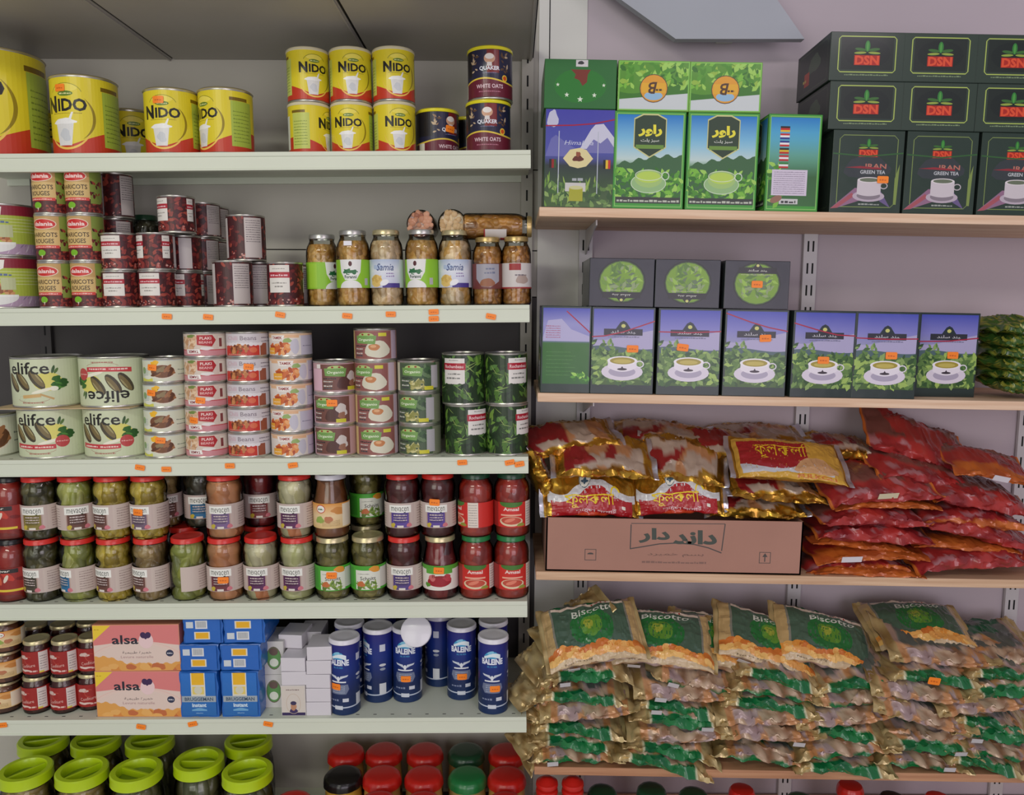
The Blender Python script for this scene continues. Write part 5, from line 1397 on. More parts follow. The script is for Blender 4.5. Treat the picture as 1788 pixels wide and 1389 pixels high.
# -- fifth shelf
G5 = 'groceries on the fifth metal shelf'
jk = jar(.0330, .090, 'squat', 'pale_gold_lid', food_mesh(JP['squat'], .0330, .090, .02, [(92, 30, 24), (76, 24, 20)], amp=.06, seed=4, name='jam'), a_jam(2 * PI * 33.0, 90 * .62, 0), lz=.13, lid_h=.009, fname='jam')
wh = ['beside the frame edge jars', 'in the middle', 'against the pink yeast boxes']
for j, (px, d, rz) in enumerate(((62, .055, -.15), (111, .055, -.1), (158, .07, .3))):
    for i in range(2): put('jam_jar', jk, on_shelf('S5', px, d, i * .0905, rz + .05 * i, row=1240 - 70 * i), 'small red-labelled jam jar with gold lid, %s, column %s' % (('lower', 'upper')[i], wh[j]), 'jar', G5)
    for i in range(2): put('jam_jar', jk, on_shelf('S5', px - 2, d + .09, i * .0905, rz + 1, row=1240 - 70 * i), 'small red jam jar in back row, %s, column %s' % (('lower', 'upper')[i], wh[j]), 'jar', G5)
sk = jar(.038, .076, 'squat', 'pale_gold_lid', food_mesh(JP['squat'], .038, .076, .018, [(120, 70, 44), (150, 90, 60), (96, 50, 36)], amp=.1, seed=6, name='relish'), a_orange_lab(2 * PI * 38, 40, 0), lz=.2, lid_h=.008, fname='relish')
for i in range(3): put('relish_jar', sk, on_shelf('S5', 6, .06, i * .0765, .3 * i, row=1240 - 60 * i), 'squat brown relish jar with gold lid, %s at the frame edge' % level(i, 3), 'jar', G5)
yb = carton_mesh('yeast_box', .204, .13, .1145, (222, 150, 120), a_yeast, left=lambda w, h: Art(w, h, (206, 120, 116)), right=lambda w, h: Art(w, h, (206, 120, 116)))
for i in range(2):
    put('yeast_box', yb, on_shelf('S5', (244, 240)[i], .075, i * .115, (-.01, .01)[i], row=1240 - 80 * i, fd=.065), 'pink yeast carton with orange loaves along the base, %s of two' % ('lower', 'upper')[i], 'box', G5)


def bag_block(name, w, d, h, front, side, crown=.0):
    """soft vacuum brick: rounded block with pinched edges"""
    bm = bmesh.new(); bmesh.ops.create_cube(bm, size=1)
    bmesh.ops.subdivide_edges(bm, edges=bm.edges[:], cuts=9, use_grid_fill=True)
    b = MB(); r = random.Random(3)
    for v in bm.verts:
        x, y, z = v.co * 2
        n_ = noise.noise(v.co * 4 + Vector((3, 1, 2))) * .0022
        q = .955 + .045 * (1 - max(abs(x * y), abs(y * z), abs(x * z)) ** 3)
        v.co = Vector((x * w / 2 * q + n_, y * d / 2 * q + n_, (z * .5 + .5) * h * (1 if z < .9 else q) + n_))
    bm.verts.index_update()
    b.add([v.co.copy() for v in bm.verts], [[v.index for v in f.verts] for f in bm.faces], 'foil', rgba((30, 100, 186), .0), True)
    bm.free()
    b.art(front(w * 860, h * 900), lambda u, v, k: (u * .001, -d / 2 - .0012 - k * .001, v * .001 + h * .04), 'foil')
    return b.mesh(name)


bk = bag_block('instant_yeast_pack', .094, .09, .118, a_blue_front, None)
bl = bag_block('instant_yeast_pack', .096, .13, .066, lambda w, h: a_blue_side(w, h, 0), None); bl2 = bag_block('instant_yeast_pack', .100, .13, .066, lambda w, h: a_blue_side(w, h, 1), None)
for j, px in enumerate((349, 421)):
    w_ = ('beside the pink boxes', 'beside the white packets')[j]
    put('instant_yeast_pack', bk, on_shelf('S5', px, .052, 0, 0, row=1240, fd=.045), 'shiny blue foil yeast pack standing upright %s' % w_, 'pack', G5)
    put('instant_yeast_pack', (bl, bl2)[j], on_shelf('S5', px - 1, .070, .1175, 0, row=1140, fd=.065), 'shiny blue foil yeast pack lying at middle level, %s' % w_, 'pack', G5)
    put('instant_yeast_pack', (bl, bl2)[j], on_shelf('S5', px + 4, .072, .184, 0.02, row=1095, fd=.065), 'shiny blue foil yeast pack lying highest, touching the shelf above, %s' % w_, 'pack', G5)


def a_oval(w, h):
    a = Art(w, h, (206, 204, 200)); a.ell(0, h * .5, w * .40, h * .36, (110, 96, 84)); a.ell(0, h * .5, w * .37, h * .33, (96, 150, 84)); a.ell(0, h * .36, w * .24, h * .13, (222, 226, 210)); a.ell(0, h * .7, w * .24, h * .12, (104, 84, 76)); return a


ov = carton_mesh('sachet_packet', .048, .09, .084, (206, 204, 200), a_oval, mat='gloss')
for i in range(2): put('sachet_packet', ov, on_shelf('S5', 479, .095, i * .0845, 0, row=1225 - 60 * i, fd=.045), 'white packet with a green oval, %s of two beside the blue packs' % ('lower', 'upper')[i], 'packet', G5)


def a_lady(w, h):
    a = Art(w, h, (214, 206, 196)); a.rect(-w / 2, 0, w / 2, h * .1, (58, 44, 90)); a.blob(0, h * .16, w * .16, h * .1, (64, 50, 96), 3); a.blob(0, h * .30, w * .12, h * .14, (190, 140, 110), 4, .15); a.ell(0, h * .42, w * .13, h * .07, (60, 54, 90)); a.ring(0, h * .4, w * .3, h * .34, 1, (200, 180, 160)); a.scribble(-w * .3, h * .86, w * .56, h * .04, (130, 110, 110), 3); return a


wb = carton_mesh('vanilla_sugar_box', .0585, .075, .0335, (216, 212, 218), mat='gloss'); wf = carton_mesh('vanilla_sugar_box', .0585, .05, .076, (214, 210, 206), a_lady, mat='gloss')
put('vanilla_sugar_box', wf, on_shelf('S5', 513, .035, 0, 0, row=1240, fd=.025), 'small upright white box printed with a purple-capped bottle', 'box', G5)
for i in range(2): put('vanilla_sugar_box', wb, on_shelf('S5', 512, .048, .0765 + i * .0345, .03 - .06 * i, row=1170 - 25 * i, fd=.037), 'small plain white box lying %s on the upright printed box' % ('directly', 'second')[i], 'box', G5)
put('vanilla_sugar_box', wb, on_shelf('S5', 514, .10, .1455, -.1, row=1115), 'small white box pushed back on the shorter column of boxes', 'box', G5)
for i in range(5): put('vanilla_sugar_box', wb, on_shelf('S5', 556, .048, i * .0345, (.02, 0, -.03, .02, .06)[i], row=1240 - 25 * i, fd=.037), 'small plain white box, %s in the column beside the salt canisters' % level(i, 5), 'box', G5)
for i in range(5): put('vanilla_sugar_box', wb, on_shelf('S5', 545, .135, i * .0345 , 0, row=1220 - 25 * i), 'small white box in the shade, %s in the rear column' % level(i, 5), 'box', G5)


def salt_kit():
    R, H = .0357, .186
    b = MB(); b.lathe([(0, .002), (R - .003, .002), (R - .002, 0), (R, .002), (R, H - .010)], 'gloss', rgba((24, 36, 84)), 40)
    return [P('salt_tube', b.mesh('salt_tube')), P('paper_label', wrap_label(a_salt(2 * PI * R * 1000, (H - .012) * 1000), R + .0002, .001, 'gloss')), P('plastic_lid', lid_mesh(R + .0012, .011, 'white_lid'), mat=Matrix.Translation((0, 0, H - .011)))]


skt = salt_kit()
for n_, (px, Y, rz, st, lb) in enumerate(((603, 1.845, -.25, (-.18, .072), 'blue salt canister with sticker beside the white boxes'), (612, 1.935, .4, None, 'blue salt canister hidden behind the one beside the white boxes'), (661, 1.905, -1.0, None, 'blue salt canister turned to its barcode side'),
                                          (712, 1.905, -.05, (.05, .062), 'blue salt canister with a tilted lid resting on it'), (767, 1.985, -1.6, None, 'blue salt canister turned away in the third row'), (806, 1.915, .05, (.05, .062), 'blue salt canister with sticker standing alone in the middle'),
                                          (861, 1.845, -.05, (.2, .065), 'blue salt canister with sticker closest to the dividing post'), (861, 1.94, .5, None, 'blue salt canister directly behind the one by the dividing post'), (806, 2.03, .5, None, 'blue salt canister at the back behind the lone one'),
                                          (862, 2.055, .3, None, 'blue salt canister deepest by the dividing post'), (668, 2.0, .9, None, 'blue salt canister at the back behind the barcode one'), (716, 2.06, .9, None, 'blue salt canister at the back between the rows'))):
    s = SH['S5']; row = s['row'] - 10 - (Y - 1.85) * 230; q = unproj(px, row - 40, Y)
    m = Matrix.Translation((q.x, Y, shelf_z('S5', q.x))) @ Matrix.Rotation(rz, 4, 'Z')
    put('salt_canister', skt + ([stick(.0365, st[0], st[1])] if st else []), m, lb, 'canister', 'blue salt canisters on the fifth metal shelf')
q = unproj(727, 1103, 1.845)
b = MB(); b.lathe([(0, .010), (.033, .010), (.0365, .008), (.0372, 0), (.035, 0), (.034, .007), (0, .008)], 'white_lid', seg=40)
o = mobj('spare_lid', b.mesh('spare_lid'), None, Matrix.Translation(q) @ Matrix.Rotation(1.15, 4, 'X')); tag(o, 'loose lilac-white plastic lid propped against a salt canister', 'lid')

# -- bottom shelf of the metal bay (board itself is below the picture)
zl = unproj(45, 1342, 1.86).z
z6 = zl - .215
rt = bpy.data.objects.new('metal_shelf', None); COL.objects.link(rt); rt.location = (0, 1.72, z6); tag(rt, 'lowest white enamelled metal shelf, carrying the wide lidded jars', 'shelf', 'white metal shelves')
mobj('shelf_deck', boxmesh('shelf_deck', -1.3, 0, -.02, .03, .40, 0, 'white_metal'), rt); mobj('front_lip', boxmesh('front_lip', -1.3, -.003, -.05, .03, 0, .0005, 'white_metal'), rt)


def lime_lid():
    R = .0605; b = MB()
    b.lathe([(R - .017, .004), (R - .0155, .024), (R - .014, .0265), (R - .003, .0265), (R, .0235), (R, .004), (R + .0008, .001), (R, 0), (R - .003, 0)], 'lime_lid', seg=48)
    b.lathe([(0, .004), (R - .0165, .004)], 'lime_well', seg=48)
    b.box(-R + .016, -.003, .004, R - .016, .003, .021, 'lime_lid', bev=.001)
    return b.mesh('lime_lid')


lid_mat('lime_well', (120, 146, 30))
ll = lime_lid()
G6 = 'wide pickle jars with lime green lids'
cuc = food_mesh(JP['barrel'], .063, .198, .020, [(104, 104, 66), (124, 120, 76), (84, 88, 54)], amp=.5, elong=1.8, seed=31, name='cucumbers')
stp = food_mesh(JP['barrel'], .063, .198, .008, [(150, 130, 70), (176, 150, 84), (124, 106, 56)], amp=.5, elong=4.0, seed=32, name='pickle_strips')
_g = MB(); _g.lathe([(r * .0645, z * .198) for r, z in JP['barrel']], 'glass', seg=48); _g = _g.mesh('glass')
for px, Y, f, rz, lb in ((45, 1.86, stp, .9, 'wide jar of pickle strips with lime lid, first beside the frame edge'), (143, 1.86, stp, .9, 'wide jar of pickle strips with lime lid, second along'), (238, 1.86, cuc, -.35, 'wide jar of cucumbers with lime lid, third along'),
                         (348, 1.905, cuc, 0, 'wide jar of cucumbers with lime lid, set back from its row'), (432, 1.86, cuc, .45, 'wide jar of cucumbers with lime lid, last of the front row'),
                         (76, 2.0, stp, .3, 'shaded wide jar with lime lid, first of the rear row'), (168, 2.0, stp, .3, 'shaded wide jar with lime lid, second of the rear row'), (262, 2.0, cuc, .3, 'shaded wide jar with lime lid, third of the rear row'), (434, 2.0, cuc, .3, 'shaded wide jar with lime lid, last of the rear row')):
    q = unproj(px, 1342 if Y < 1.95 else 1298, Y)
    put('pickle_jar', [P('glass', _g), P('pickles', f), P('lid', ll, mat=Matrix.Translation((0, 0, .1885)))], Matrix.Translation((q.x, Y, z6)) @ Matrix.Rotation(rz, 4, 'Z'), lb, 'jar', G6)


def tub(mat, body, R=.049, H=.17):
    b = MB(); n = 12
    wob = lambda a, z: 1 + .022 * abs(math.cos(a * n / 2))
    b.lathe([(0, .026), (R * .62, .026), (R * .82, .0245), (R * .93, .019), (R * .98, .012), (R, .002), (R, 0)], mat, seg=72, wob=wob)
    c = MB(); c.lathe([(0, 0), (R * .92, 0), (R * .96, .004), (R * .96, H * .6), (R * .9, H * .82), (R * .84, H - .02), (R * .84, H - .01)], 'gloss', rgba(body), 32, wob=lambda a, z: 1 + .012 * math.cos(a * 8))
    art = Art(2 * PI * R * 960, H * 480, (206, 160, 60)); D = R * 2000
    art.rect(-D * .3, 5, D * .3, H * 440, (160, 60, 40)); art.scatter(-D * .7, 6, D * .7, H * 300, 30, 8, 4, [(226, 180, 90), (110, 70, 40), (190, 120, 60)], 4)
    return [P('jar_body', c.mesh('jar_body')), P('paper_label', wrap_label(art, R * .975, H * .12)), P('screw_lid', b.mesh('screw_lid'), mat=Matrix.Translation((0, 0, H - .024)))]


tubs = {k: tub(*v) for k, v in {'r': ('deep_red_lid', (196, 150, 80)), 'b': ('black', (206, 160, 60)), 'g': ('green_lid', (176, 150, 90)), 'd': ('dark_green_lid', (150, 110, 60))}.items()}
zt = unproj(667, 1352, 1.91).z; z7 = zt - .175
b = MB(); b.box(-.43, 1.70, z6, .03, 2.115, z7, 'panel_shade') if z7 > z6 + .004 else b.box(-.43, 1.75, z6, .03, 2.1, z6 + .003, 'panel_shade')
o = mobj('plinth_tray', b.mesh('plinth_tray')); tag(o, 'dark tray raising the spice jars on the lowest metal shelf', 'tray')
for Y, lst in ((1.80, ((511, 'r'), (660, 'r'), (738, 'r'), (882, 'r'))), (1.91, ((599, 'b'), (667, 'r'), (740, 'r'), (816, 'g'), (885, 'r'))), (2.02, ((604, 'r'), (670, 'r'), (742, 'r'), (814, 'd'), (885, 'r')))):
    for i, (px, k) in enumerate(lst):
        q = unproj(px, {1.80: 1395, 1.91: 1350, 2.02: 1306}[Y], Y)
        nm = {'r': 'red', 'b': 'black', 'g': 'bright green', 'd': 'dark green'}[k]
        put('spice_jar', tubs[k], Matrix.Translation((q.x, Y, max(z7, z6 + .003))), 'spice jar with ribbed %s lid, %s along in the %s row' % (nm, NUM[i + 1], {1.80: 'front', 1.91: 'middle', 2.02: 'rear'}[Y]), 'jar', 'jars with ribbed screw lids on the lowest shelf')

# ================================================================== stocking the wooden bay
GA = 'tea cartons on the topmost pine board'
W1, D1, H1 = .156, .105, .208
tea = carton_mesh('tea_box', W1, D1, H1, (56, 130, 50), a_tea, left=lambda w, h: a_tea_side(w, h), mat='gloss')
teas = carton_mesh('tea_box', .118, W1, H1, (56, 130, 50), a_tea_side, left=lambda w, h: a_tea(w, h), mat='gloss')
mou = carton_mesh('tea_box', W1 * .98, D1, .210, (50, 74, 60), lambda w, h: cord(a_mount(w, h), [(-w / 2, h * .83), (-w * .1, h * .84), (w * .2, h * .86), (w / 2, h * .905)]), left=lambda w, h: Art(w, h, (60, 90, 60)), mat='wrap')
tend = carton_mesh('tea_box', W1, .20, .106, (110, 160, 60), a_tea_end, left=lambda w, h: Art(w, h, (84, 140, 60)), mat='wrap')
slid = carton_mesh('tea_box', W1, .20, .103, (44, 110, 52), a_starlid, left=lambda w, h: Art(w, h, (50, 110, 60)), mat='gloss')
put('tea_box', mou, on_shelf('A', 1009, .055, 0, .01, fd=.052), 'blue-violet tea carton with a snowy mountain and red cord, first on the topmost board', 'box', GA)
put('tea_box', slid, on_shelf('A', 1013, .102, .2105, .0, row=150, fd=.1), 'green carton end with white stars lying on the mountain tea carton', 'box', GA)
for i, px in enumerate((1130, 1257)):
    put('tea_box', tea, on_shelf('A', px, .055, 0, .01, fd=.052), 'green tea carton with sky and yellow script, %s' % ('beside the mountain carton', 'beside the side-turned carton'), 'box', GA) if False else put('tea_box', tea, on_shelf('A', px, .055, 0, .01, fd=.052), 'green tea carton with sky and yellow script, %s' % ('beside the mountain carton', 'beside the side-turned carton')[i], 'box', GA)
    put('tea_box', tend, on_shelf('A', px + 11, .105, .2085, -.02 * i, row=150, fd=.1), 'leafy green carton with round orange emblem, %s' % ('next to the starred carton', 'above the second script carton')[i], 'box', GA)
put('tea_box', teas, on_shelf('A', 1380, .082, 0, .02, fd=.079), 'green tea carton turned to its side panel with a column of small flags', 'box', GA)
dsn = carton_mesh('tea_box', .157, .175, .177, (46, 60, 52), lambda w, h: cord(a_dsn_front(w, h), [(-w / 2, h * .72), (0, h * .69), (w / 2, h * .735)], (56, 100, 56), 3), left=a_dsn_side, mat='wrap')
dse = carton_mesh('tea_box', .160, .20, .1015, (46, 60, 52), a_dsn_end, left=a_dsn_side, mat='gloss')
sd_ = ('the first', 'the second', 'the third')
for j, px in enumerate((1509, 1637, 1766)):
    parts = dsn
    root = put('tea_box', [P('carton', dsn)] + ([fstick(.035, -.0896, .072, 0, 1.0)] if j == 0 else []), on_shelf('A', px, .092, 0, .01, fd=.087), 'dark green tea carton with a white cup, bottom of %s stack' % sd_[j], 'box', GA)
    for i in range(2):
        put('tea_box', dse, on_shelf('A', px + (3, 5)[i], (.103, .103)[i], .1775 + i * .102, .0, row=180 - 90 * i, fd=.1), 'dark green carton end lettered in red, %s of %s stack' % (('middle', 'topmost')[i], sd_[j]), 'box', GA)

GB = 'tea cartons on the second pine board'
W2, H2 = .143, .196


def bg(seed, pts): return carton_mesh('tea_box', W2, .10, H2, (40, 52, 52), lambda w, h: cord(a_bg(w, h, seed), [(w * x, h * y) for x, y in pts]), left=lambda w, h: Art(w, h, (44, 56, 54)), mat='wrap')


cords = [[(-.5, .66), (-.3, .67), (0, .72), (.5, .85)], [(-.5, .73), (0, .725), (.5, .745)], [(-.5, .96), (-.1, .86), (.2, .8), (.5, .76)], [(-.5, .86), (-.1, .78), (.2, .73), (.5, .72)], [(-.5, .70), (0, .69), (.5, .70)], [(-.5, .66), (0, .67), (.5, .71)]]
stk = [(.022, .103), (-.015, .108), (.02, .132), (.0, .085), (.012, .098), (.012, .098)]
pxs = [1086, 1202, 1318, 1436, 1546, 1652]
wn = ['under the first dark carton', 'under the second dark carton', 'under the third dark carton', 'fourth along, its sticker over the cup', 'fifth along, glare over its cup', 'sixth, set back from the row']
for j in range(6):
    m_ = bg(j, cords[j]); d = .056 if j < 5 else .115
    put('tea_box', [P('carton', m_), fstick(stk[j][0], -.0520, stk[j][1], (0, .1, -.05, 0, 0, 0)[j], 1.05)], on_shelf('B', pxs[j], d, 0, (.0, .0, .0, .02, -.01, .03)[j], row=620, fd=.05), 'blue and green tea carton with orange sticker, %s' % wn[j], 'box', GB)
sm = carton_mesh('tea_box', .112, W2, H2, (44, 60, 54), lambda w, h: cord(a_bg_side(w, h), [(0, h * .95), (w / 2, h * .70)]), left=lambda w, h: a_bg(w, h), mat='wrap')
put('tea_box', sm, on_shelf('B', 987, .078, 0, .0, row=620, fd=.073), 'blue and green tea carton turned to its narrow side, first on the second board', 'box', GB)
for j, (px, fl) in enumerate(((1085, False), (1200, False), (1321, True))):
    m_ = carton_mesh('tea_box', .145, .175, .107, (36, 40, 48), lambda w, h: a_dark_end(w, h, fl), left=lambda w, h: Art(w, h, (48, 56, 58)), mat='wrap')
    put('tea_box', [P('carton', m_)] + ([fstick(.0, -.0890, .055)] if fl else []), on_shelf('B', px, .094, H2 + .0008, 0, row=500, fd=.0875), 'dark carton end with a round window of green leaves, %s of three' % ('first', 'middle', 'orange-stickered')[j], 'box', GB)


# -- soft packets
class Pack:
    """pillow packet: long axis X, crimped seals at both ends, front edge towards -Y"""
    def __init__(s, L, Wd, T, seed, sag=0.0, wr=1.0, twist=0.0, nseal=.90):
        s.L, s.W, s.T, s.seed, s.sag, s.wr, s.tw, s.ns = L, Wd, T, seed, sag, wr, twist, nseal

    def pt(s, u, th, off=0.0):
        o = Vector((s.seed * 7.3, s.seed * 3.1, 0))
        au = abs(u)
        t = max(0.0, 1 - (au / s.ns) ** 3.2) ** .62 if au < s.ns else 0.0
        c, sn = math.cos(th), math.sin(th)
        wf = 1 - .10 * t
        y = s.W / 2 * wf * (abs(c) ** .75) * (1 if c > 0 else -1)
        prof = abs(sn) ** (.8) * (1 if sn > 0 else -1)
        z = s.T / 2 * t * prof
        x = u * s.L / 2 * (1 - .02 * abs(c) * t)
        # folds radiating from the seals, and creases across the belly
        k = (1 - t) * .6 + .4
        fold = noise.noise(Vector((u * 3.5, y / s.W * 9, sn * 1.5)) + o) * .008 * s.wr * k * (1 if t > 0 else .0)
        crease = abs(noise.noise(Vector((u * 9 + y / s.W * 3, y / s.W * 6 - u * 4, sn * 2)) + o * 1.7))
        crease = (1 - crease * 2.2)
        crease = max(0, crease) ** 3 * .0030 * s.wr * (.3 + t)
        z += (fold + crease) * (1 if sn >= 0 else -.5)
        y += noise.noise(Vector((u * 5, sn * 2.5, c)) + o * .6) * .008 * s.wr * (.4 + t)
        if au >= s.ns * .93:
            q = (au - s.ns * .93) / (1 - s.ns * .93)
            z += math.sin(y * 1500 / 9) * .0009 + noise.noise(Vector((u * 2, y * 22, 5)) + o) * .016 * q * s.wr + (.0006 if sn > 0 else -.0006)
        z += s.sag * u * u + s.tw * u * y + noise.noise(Vector((u * 1.4, y * 6, 9)) + o) * .006 * s.wr
        x += noise.noise(Vector((c * 2, sn, u * 2)) + o) * .003
        if off: z += off * (1 if sn >= 0 else -1) * abs(sn) ** .5; y += off * (-1 if c < 0 else 1) * abs(c) ** 2
        return (x, y, z)

    def mesh(s, name, colf, art=None, nu=54, nt=40):
        if art: nu, nt = 110, 84
        b = MB(); us = [math.sin(-PI / 2 + PI * i / nu) * .35 + (-1 + 2 * i / nu) * .65 for i in range(nu + 1)]
        k = b.mi('foil')
        for u in us:
            for j in range(nt): b.v.append(s.pt(u, 2 * PI * j / nt))
        for i in range(nu):
            for j in range(nt):
                j2 = (j + 1) % nt
                b.f.append((i * nt + j, i * nt + j2, (i + 1) * nt + j2, (i + 1) * nt + j)); b.m.append(k); b.sm.append(True)
                b.c.append([colf(us[i], 2 * PI * j / nt), colf(us[i], 2 * PI * (j + 1) / nt), colf(us[i + 1], 2 * PI * (j + 1) / nt), colf(us[i + 1], 2 * PI * j / nt)])
        if art:  # art: (Art, th0, th1, u0, u1): y of the artwork runs from angle th0 to th1
            for a, t0, t1, u0, u1 in (art if isinstance(art, list) else [art]):
                NX, NY = 64, 34
                node = {}

                def nd(i, j, a=a, t0=t0, t1=t1, u0=u0, u1=u1, node=node):
                    if (i, j) not in node: node[(i, j)] = Vector(s.pt(u0 + (u1 - u0) * i / NX, t0 + (t1 - t0) * j / NY, .0024))
                    return node[(i, j)]

                def fn(x, y, z, a=a, nd=nd):
                    fx = min(max((x / a.w + .5) * NX, 0), NX); fy = min(max(y / a.h * NY, 0), NY)
                    i, j = min(int(fx + 1e-6), NX - 1), min(int(fy + 1e-6), NY - 1); p, q = fx - i, fy - j
                    A, B, C_, D_ = nd(i, j), nd(i + 1, j), nd(i + 1, j + 1), nd(i, j + 1)
                    v = A * (1 - p) * (1 - q) + B * p * (1 - q) + C_ * p * q + D_ * (1 - p) * q
                    n = (B - A).cross(D_ - A); n.normalize()
                    if n.z < 0 and n.y > 0: n = -n
                    return tuple(v + n * (z * .006))
                # cut the artwork finely so that it follows the folds
                b.art(Grid(a, 64, 34), fn, 'foil')
        return b.mesh(name)


class Grid:
    """artwork cut both ways"""
    def __init__(s, a, nx, ny): s.a, s.nx, s.ny = a, nx, ny

    def finish(s, wrap=None):
        V, Fc, Cc = s.a.finish(s.a.w / s.nx)
        bm = bmesh.new(); cl = bm.loops.layers.float_color.new('Col'); vs = [bm.verts.new(v) for v in V]
        for f, c in zip(Fc, Cc):
            try: fc = bm.faces.new([vs[i] for i in f])
            except ValueError: continue
            for l, q in zip(fc.loops, c): l[cl] = q
        for i in range(1, s.ny):
            bmesh.ops.bisect_plane(bm, geom=bm.verts[:] + bm.edges[:] + bm.faces[:], plane_co=(0, s.a.h * i / s.ny, 0), plane_no=(0, 1, 0), dist=1e-5)
        bm.verts.index_update()
        r = ([tuple(v.co) for v in bm.verts], [[v.index for v in f.verts] for f in bm.faces], [[tuple(l[cl]) for l in f.loops] for f in bm.faces]); bm.free()
        return r


def ns(*a): return noise.noise(Vector(a))


def col_green(seed, style='mix', ends=.68):
    """style green: printed green band round the front edge; tan: the bread picture; mix: bread above green"""
    g1, g2 = lin((26, 122, 62)), lin((16, 92, 56)); gold, gold2 = lin((214, 192, 138)), lin((166, 136, 84)); wht = lin((206, 204, 170))
    tan = [lin(c) for c in ((190, 158, 132), (170, 142, 128), (204, 178, 152), (150, 112, 84))]; org = lin((206, 140, 78)); dk = lin((92, 98, 92)); mv = lin((176, 158, 168))
    lo = {'green': -.75, 'mix': .05, 'tan': .85}[style]

    def mixc(a, b, k): return tuple(x + (y - x) * k for x, y in zip(a, b))

    def f(u, th):
        au = abs(u)
        if au > ends:
            k = min(1, max(0, ns(u * 5, th * 1.5, seed) * 1.4 + .6)); c = mixc(gold2, gold, k)
            return c + (.4,)
        t = (th - PI) % (2 * PI)          # 0 at the front edge, positive below it, negative above
        t = t if t < PI else t - 2 * PI
        n_ = ns(u * 2.5, 0, seed) * .35
        green = t > lo + n_ and t < 2.4
        if green:
            if au > ends - .03: return wht + (0,)
            return mixc(g2, g1, min(1, max(0, ns(u * 3, t, seed + 3) + .6))) + (0,)
        if t > -1.25 + n_:
            k = min(1, max(0, ns(u * 5, t * 1.6, seed + 5) * 1.6 + .5)); c = mixc(tan[3], tan[2], k)
            if au > ends - .16 or ns(u * 3, t * 1.2, seed + 8) > .28: c = mixc(c, org, .65)
            elif ns(u * 2.2, t, seed + 11) > .05: c = mixc(c, mv, .6)
            return c + (.1,)
        if au < ends * .86: return (dk if ns(u * 2, t, seed) > -.1 else g2) + (0,)
        return tan[1] + (.1,)
    return f


def rusk_art(seed=0, big=True):
    """upper face of a biscuit packet: grey-green window, pale script, a band of twisted orange rusks at the near edge"""
    a = Art(200, 120, (132, 130, 118)); r = random.Random(seed)
    a.rect(-78, 18, 78, 112, (74, 98, 82)); a.rect(-100, 0, -82, 120, (190, 160, 110)); a.rect(82, 0, 100, 120, (190, 160, 110))
    a.ell(0, 74, 46, 26, (40, 112, 58)); a.ell(0, 76, 24, 13, (96, 146, 54)); a.ell(-6, 78, 11, 6, (160, 170, 64))
    a.text('Biscotto', 10, 94, 13, (222, 226, 214), .01, rot=.08, width=96, it=.2)
    a.rect(-78, 112, 78, 120, (226, 206, 190)); a.text('1911', 26, 112.5, 6.5, (170, 40, 36), .03, width=34)
    a.strip(lambda x: 0, lambda x: 42 + 5 * math.sin(x * .07), -100, 100, (206, 182, 146), 30)
    for i in range(15): a.ell(-92 + i * 13, 42 + 5 * math.sin(i * .9), 13, 9, r.choice([(228, 150, 66), (206, 116, 50), (236, 176, 96)]), -.5, 12)
    for i in range(15): a.ell(-92 + i * 13, 31 + 5 * math.sin(i * .9), 12, 8, r.choice([(240, 190, 110), (226, 160, 84)]), -.5, 12)
    a.text('Net wt 350g', -40, 10, 7, (110, 90, 60), .0, width=58)
    return a


def col_gold(seed, red=.0):
    gd, gb = lin((214, 168, 58)), lin((160, 108, 34)); rd, rd2 = lin((140, 34, 36)), lin((120, 40, 34)); wh = lin((176, 156, 140)); sv = lin((210, 210, 222)); br = lin((176, 124, 84))

    def f(u, th):
        if abs(u) > .92: return sv + (.8,)
        t = (th - PI / 2) % (2 * PI); t = t if t < PI else t - 2 * PI   # 0 on top of the packet
        n_ = ns(u * 2.2, t * .8, seed)
        edge = .55 + n_ * .8
        if red and abs(u) < .74 and -.5 < t + n_ * .5 < 1.0:
            if u > -.05 + n_ * .6: return (br if ns(u * 2, t, seed + 6) > -.1 else wh) + (.1,)
            return (rd if ns(u * 1.5 + 4, t, seed + 2) > -.2 else wh) + (.1,)
        k = min(1, max(0, ns(u * 3, t * 1.5, seed + 7) * 1.3 + .55))
        return tuple(x + (y - x) * k for x, y in zip(gb, gd)) + (.8,)
    return f


def col_red(seed, orange=0.0):
    r1, r2 = lin((176, 52, 48)), lin((132, 36, 42)); og, og2 = lin((206, 112, 46)), lin((176, 84, 40)); pk = lin((168, 130, 136)); br = lin((122, 74, 66))

    def f(u, th):
        t = (th - PI) % (2 * PI); t = t if t < PI else t - 2 * PI
        n_ = ns(u * 2, t * .5, seed)
        k = min(1, max(0, ns(u * 2.5, t, seed + 2) * 1.3 + .55))
        if orange and t > .3 - orange + n_ * .5: return tuple(x + (y - x) * k for x, y in zip(og2, og)) + (.1,)
        if abs(u) > .95: return og + (.1,)
        c = tuple(x + (y - x) * k for x, y in zip(r2, r1))
        if -1.1 < t < -.45 and ns(u * 4, t * 2.5, seed + 4) > .22: c = tuple(x + (y - x) * .6 for x, y in zip(c, pk))
        if t < -1.15 and ns(u * 1.6, t, seed + 9) > .05: return br + (0,)
        return c + (.0,)
    return f


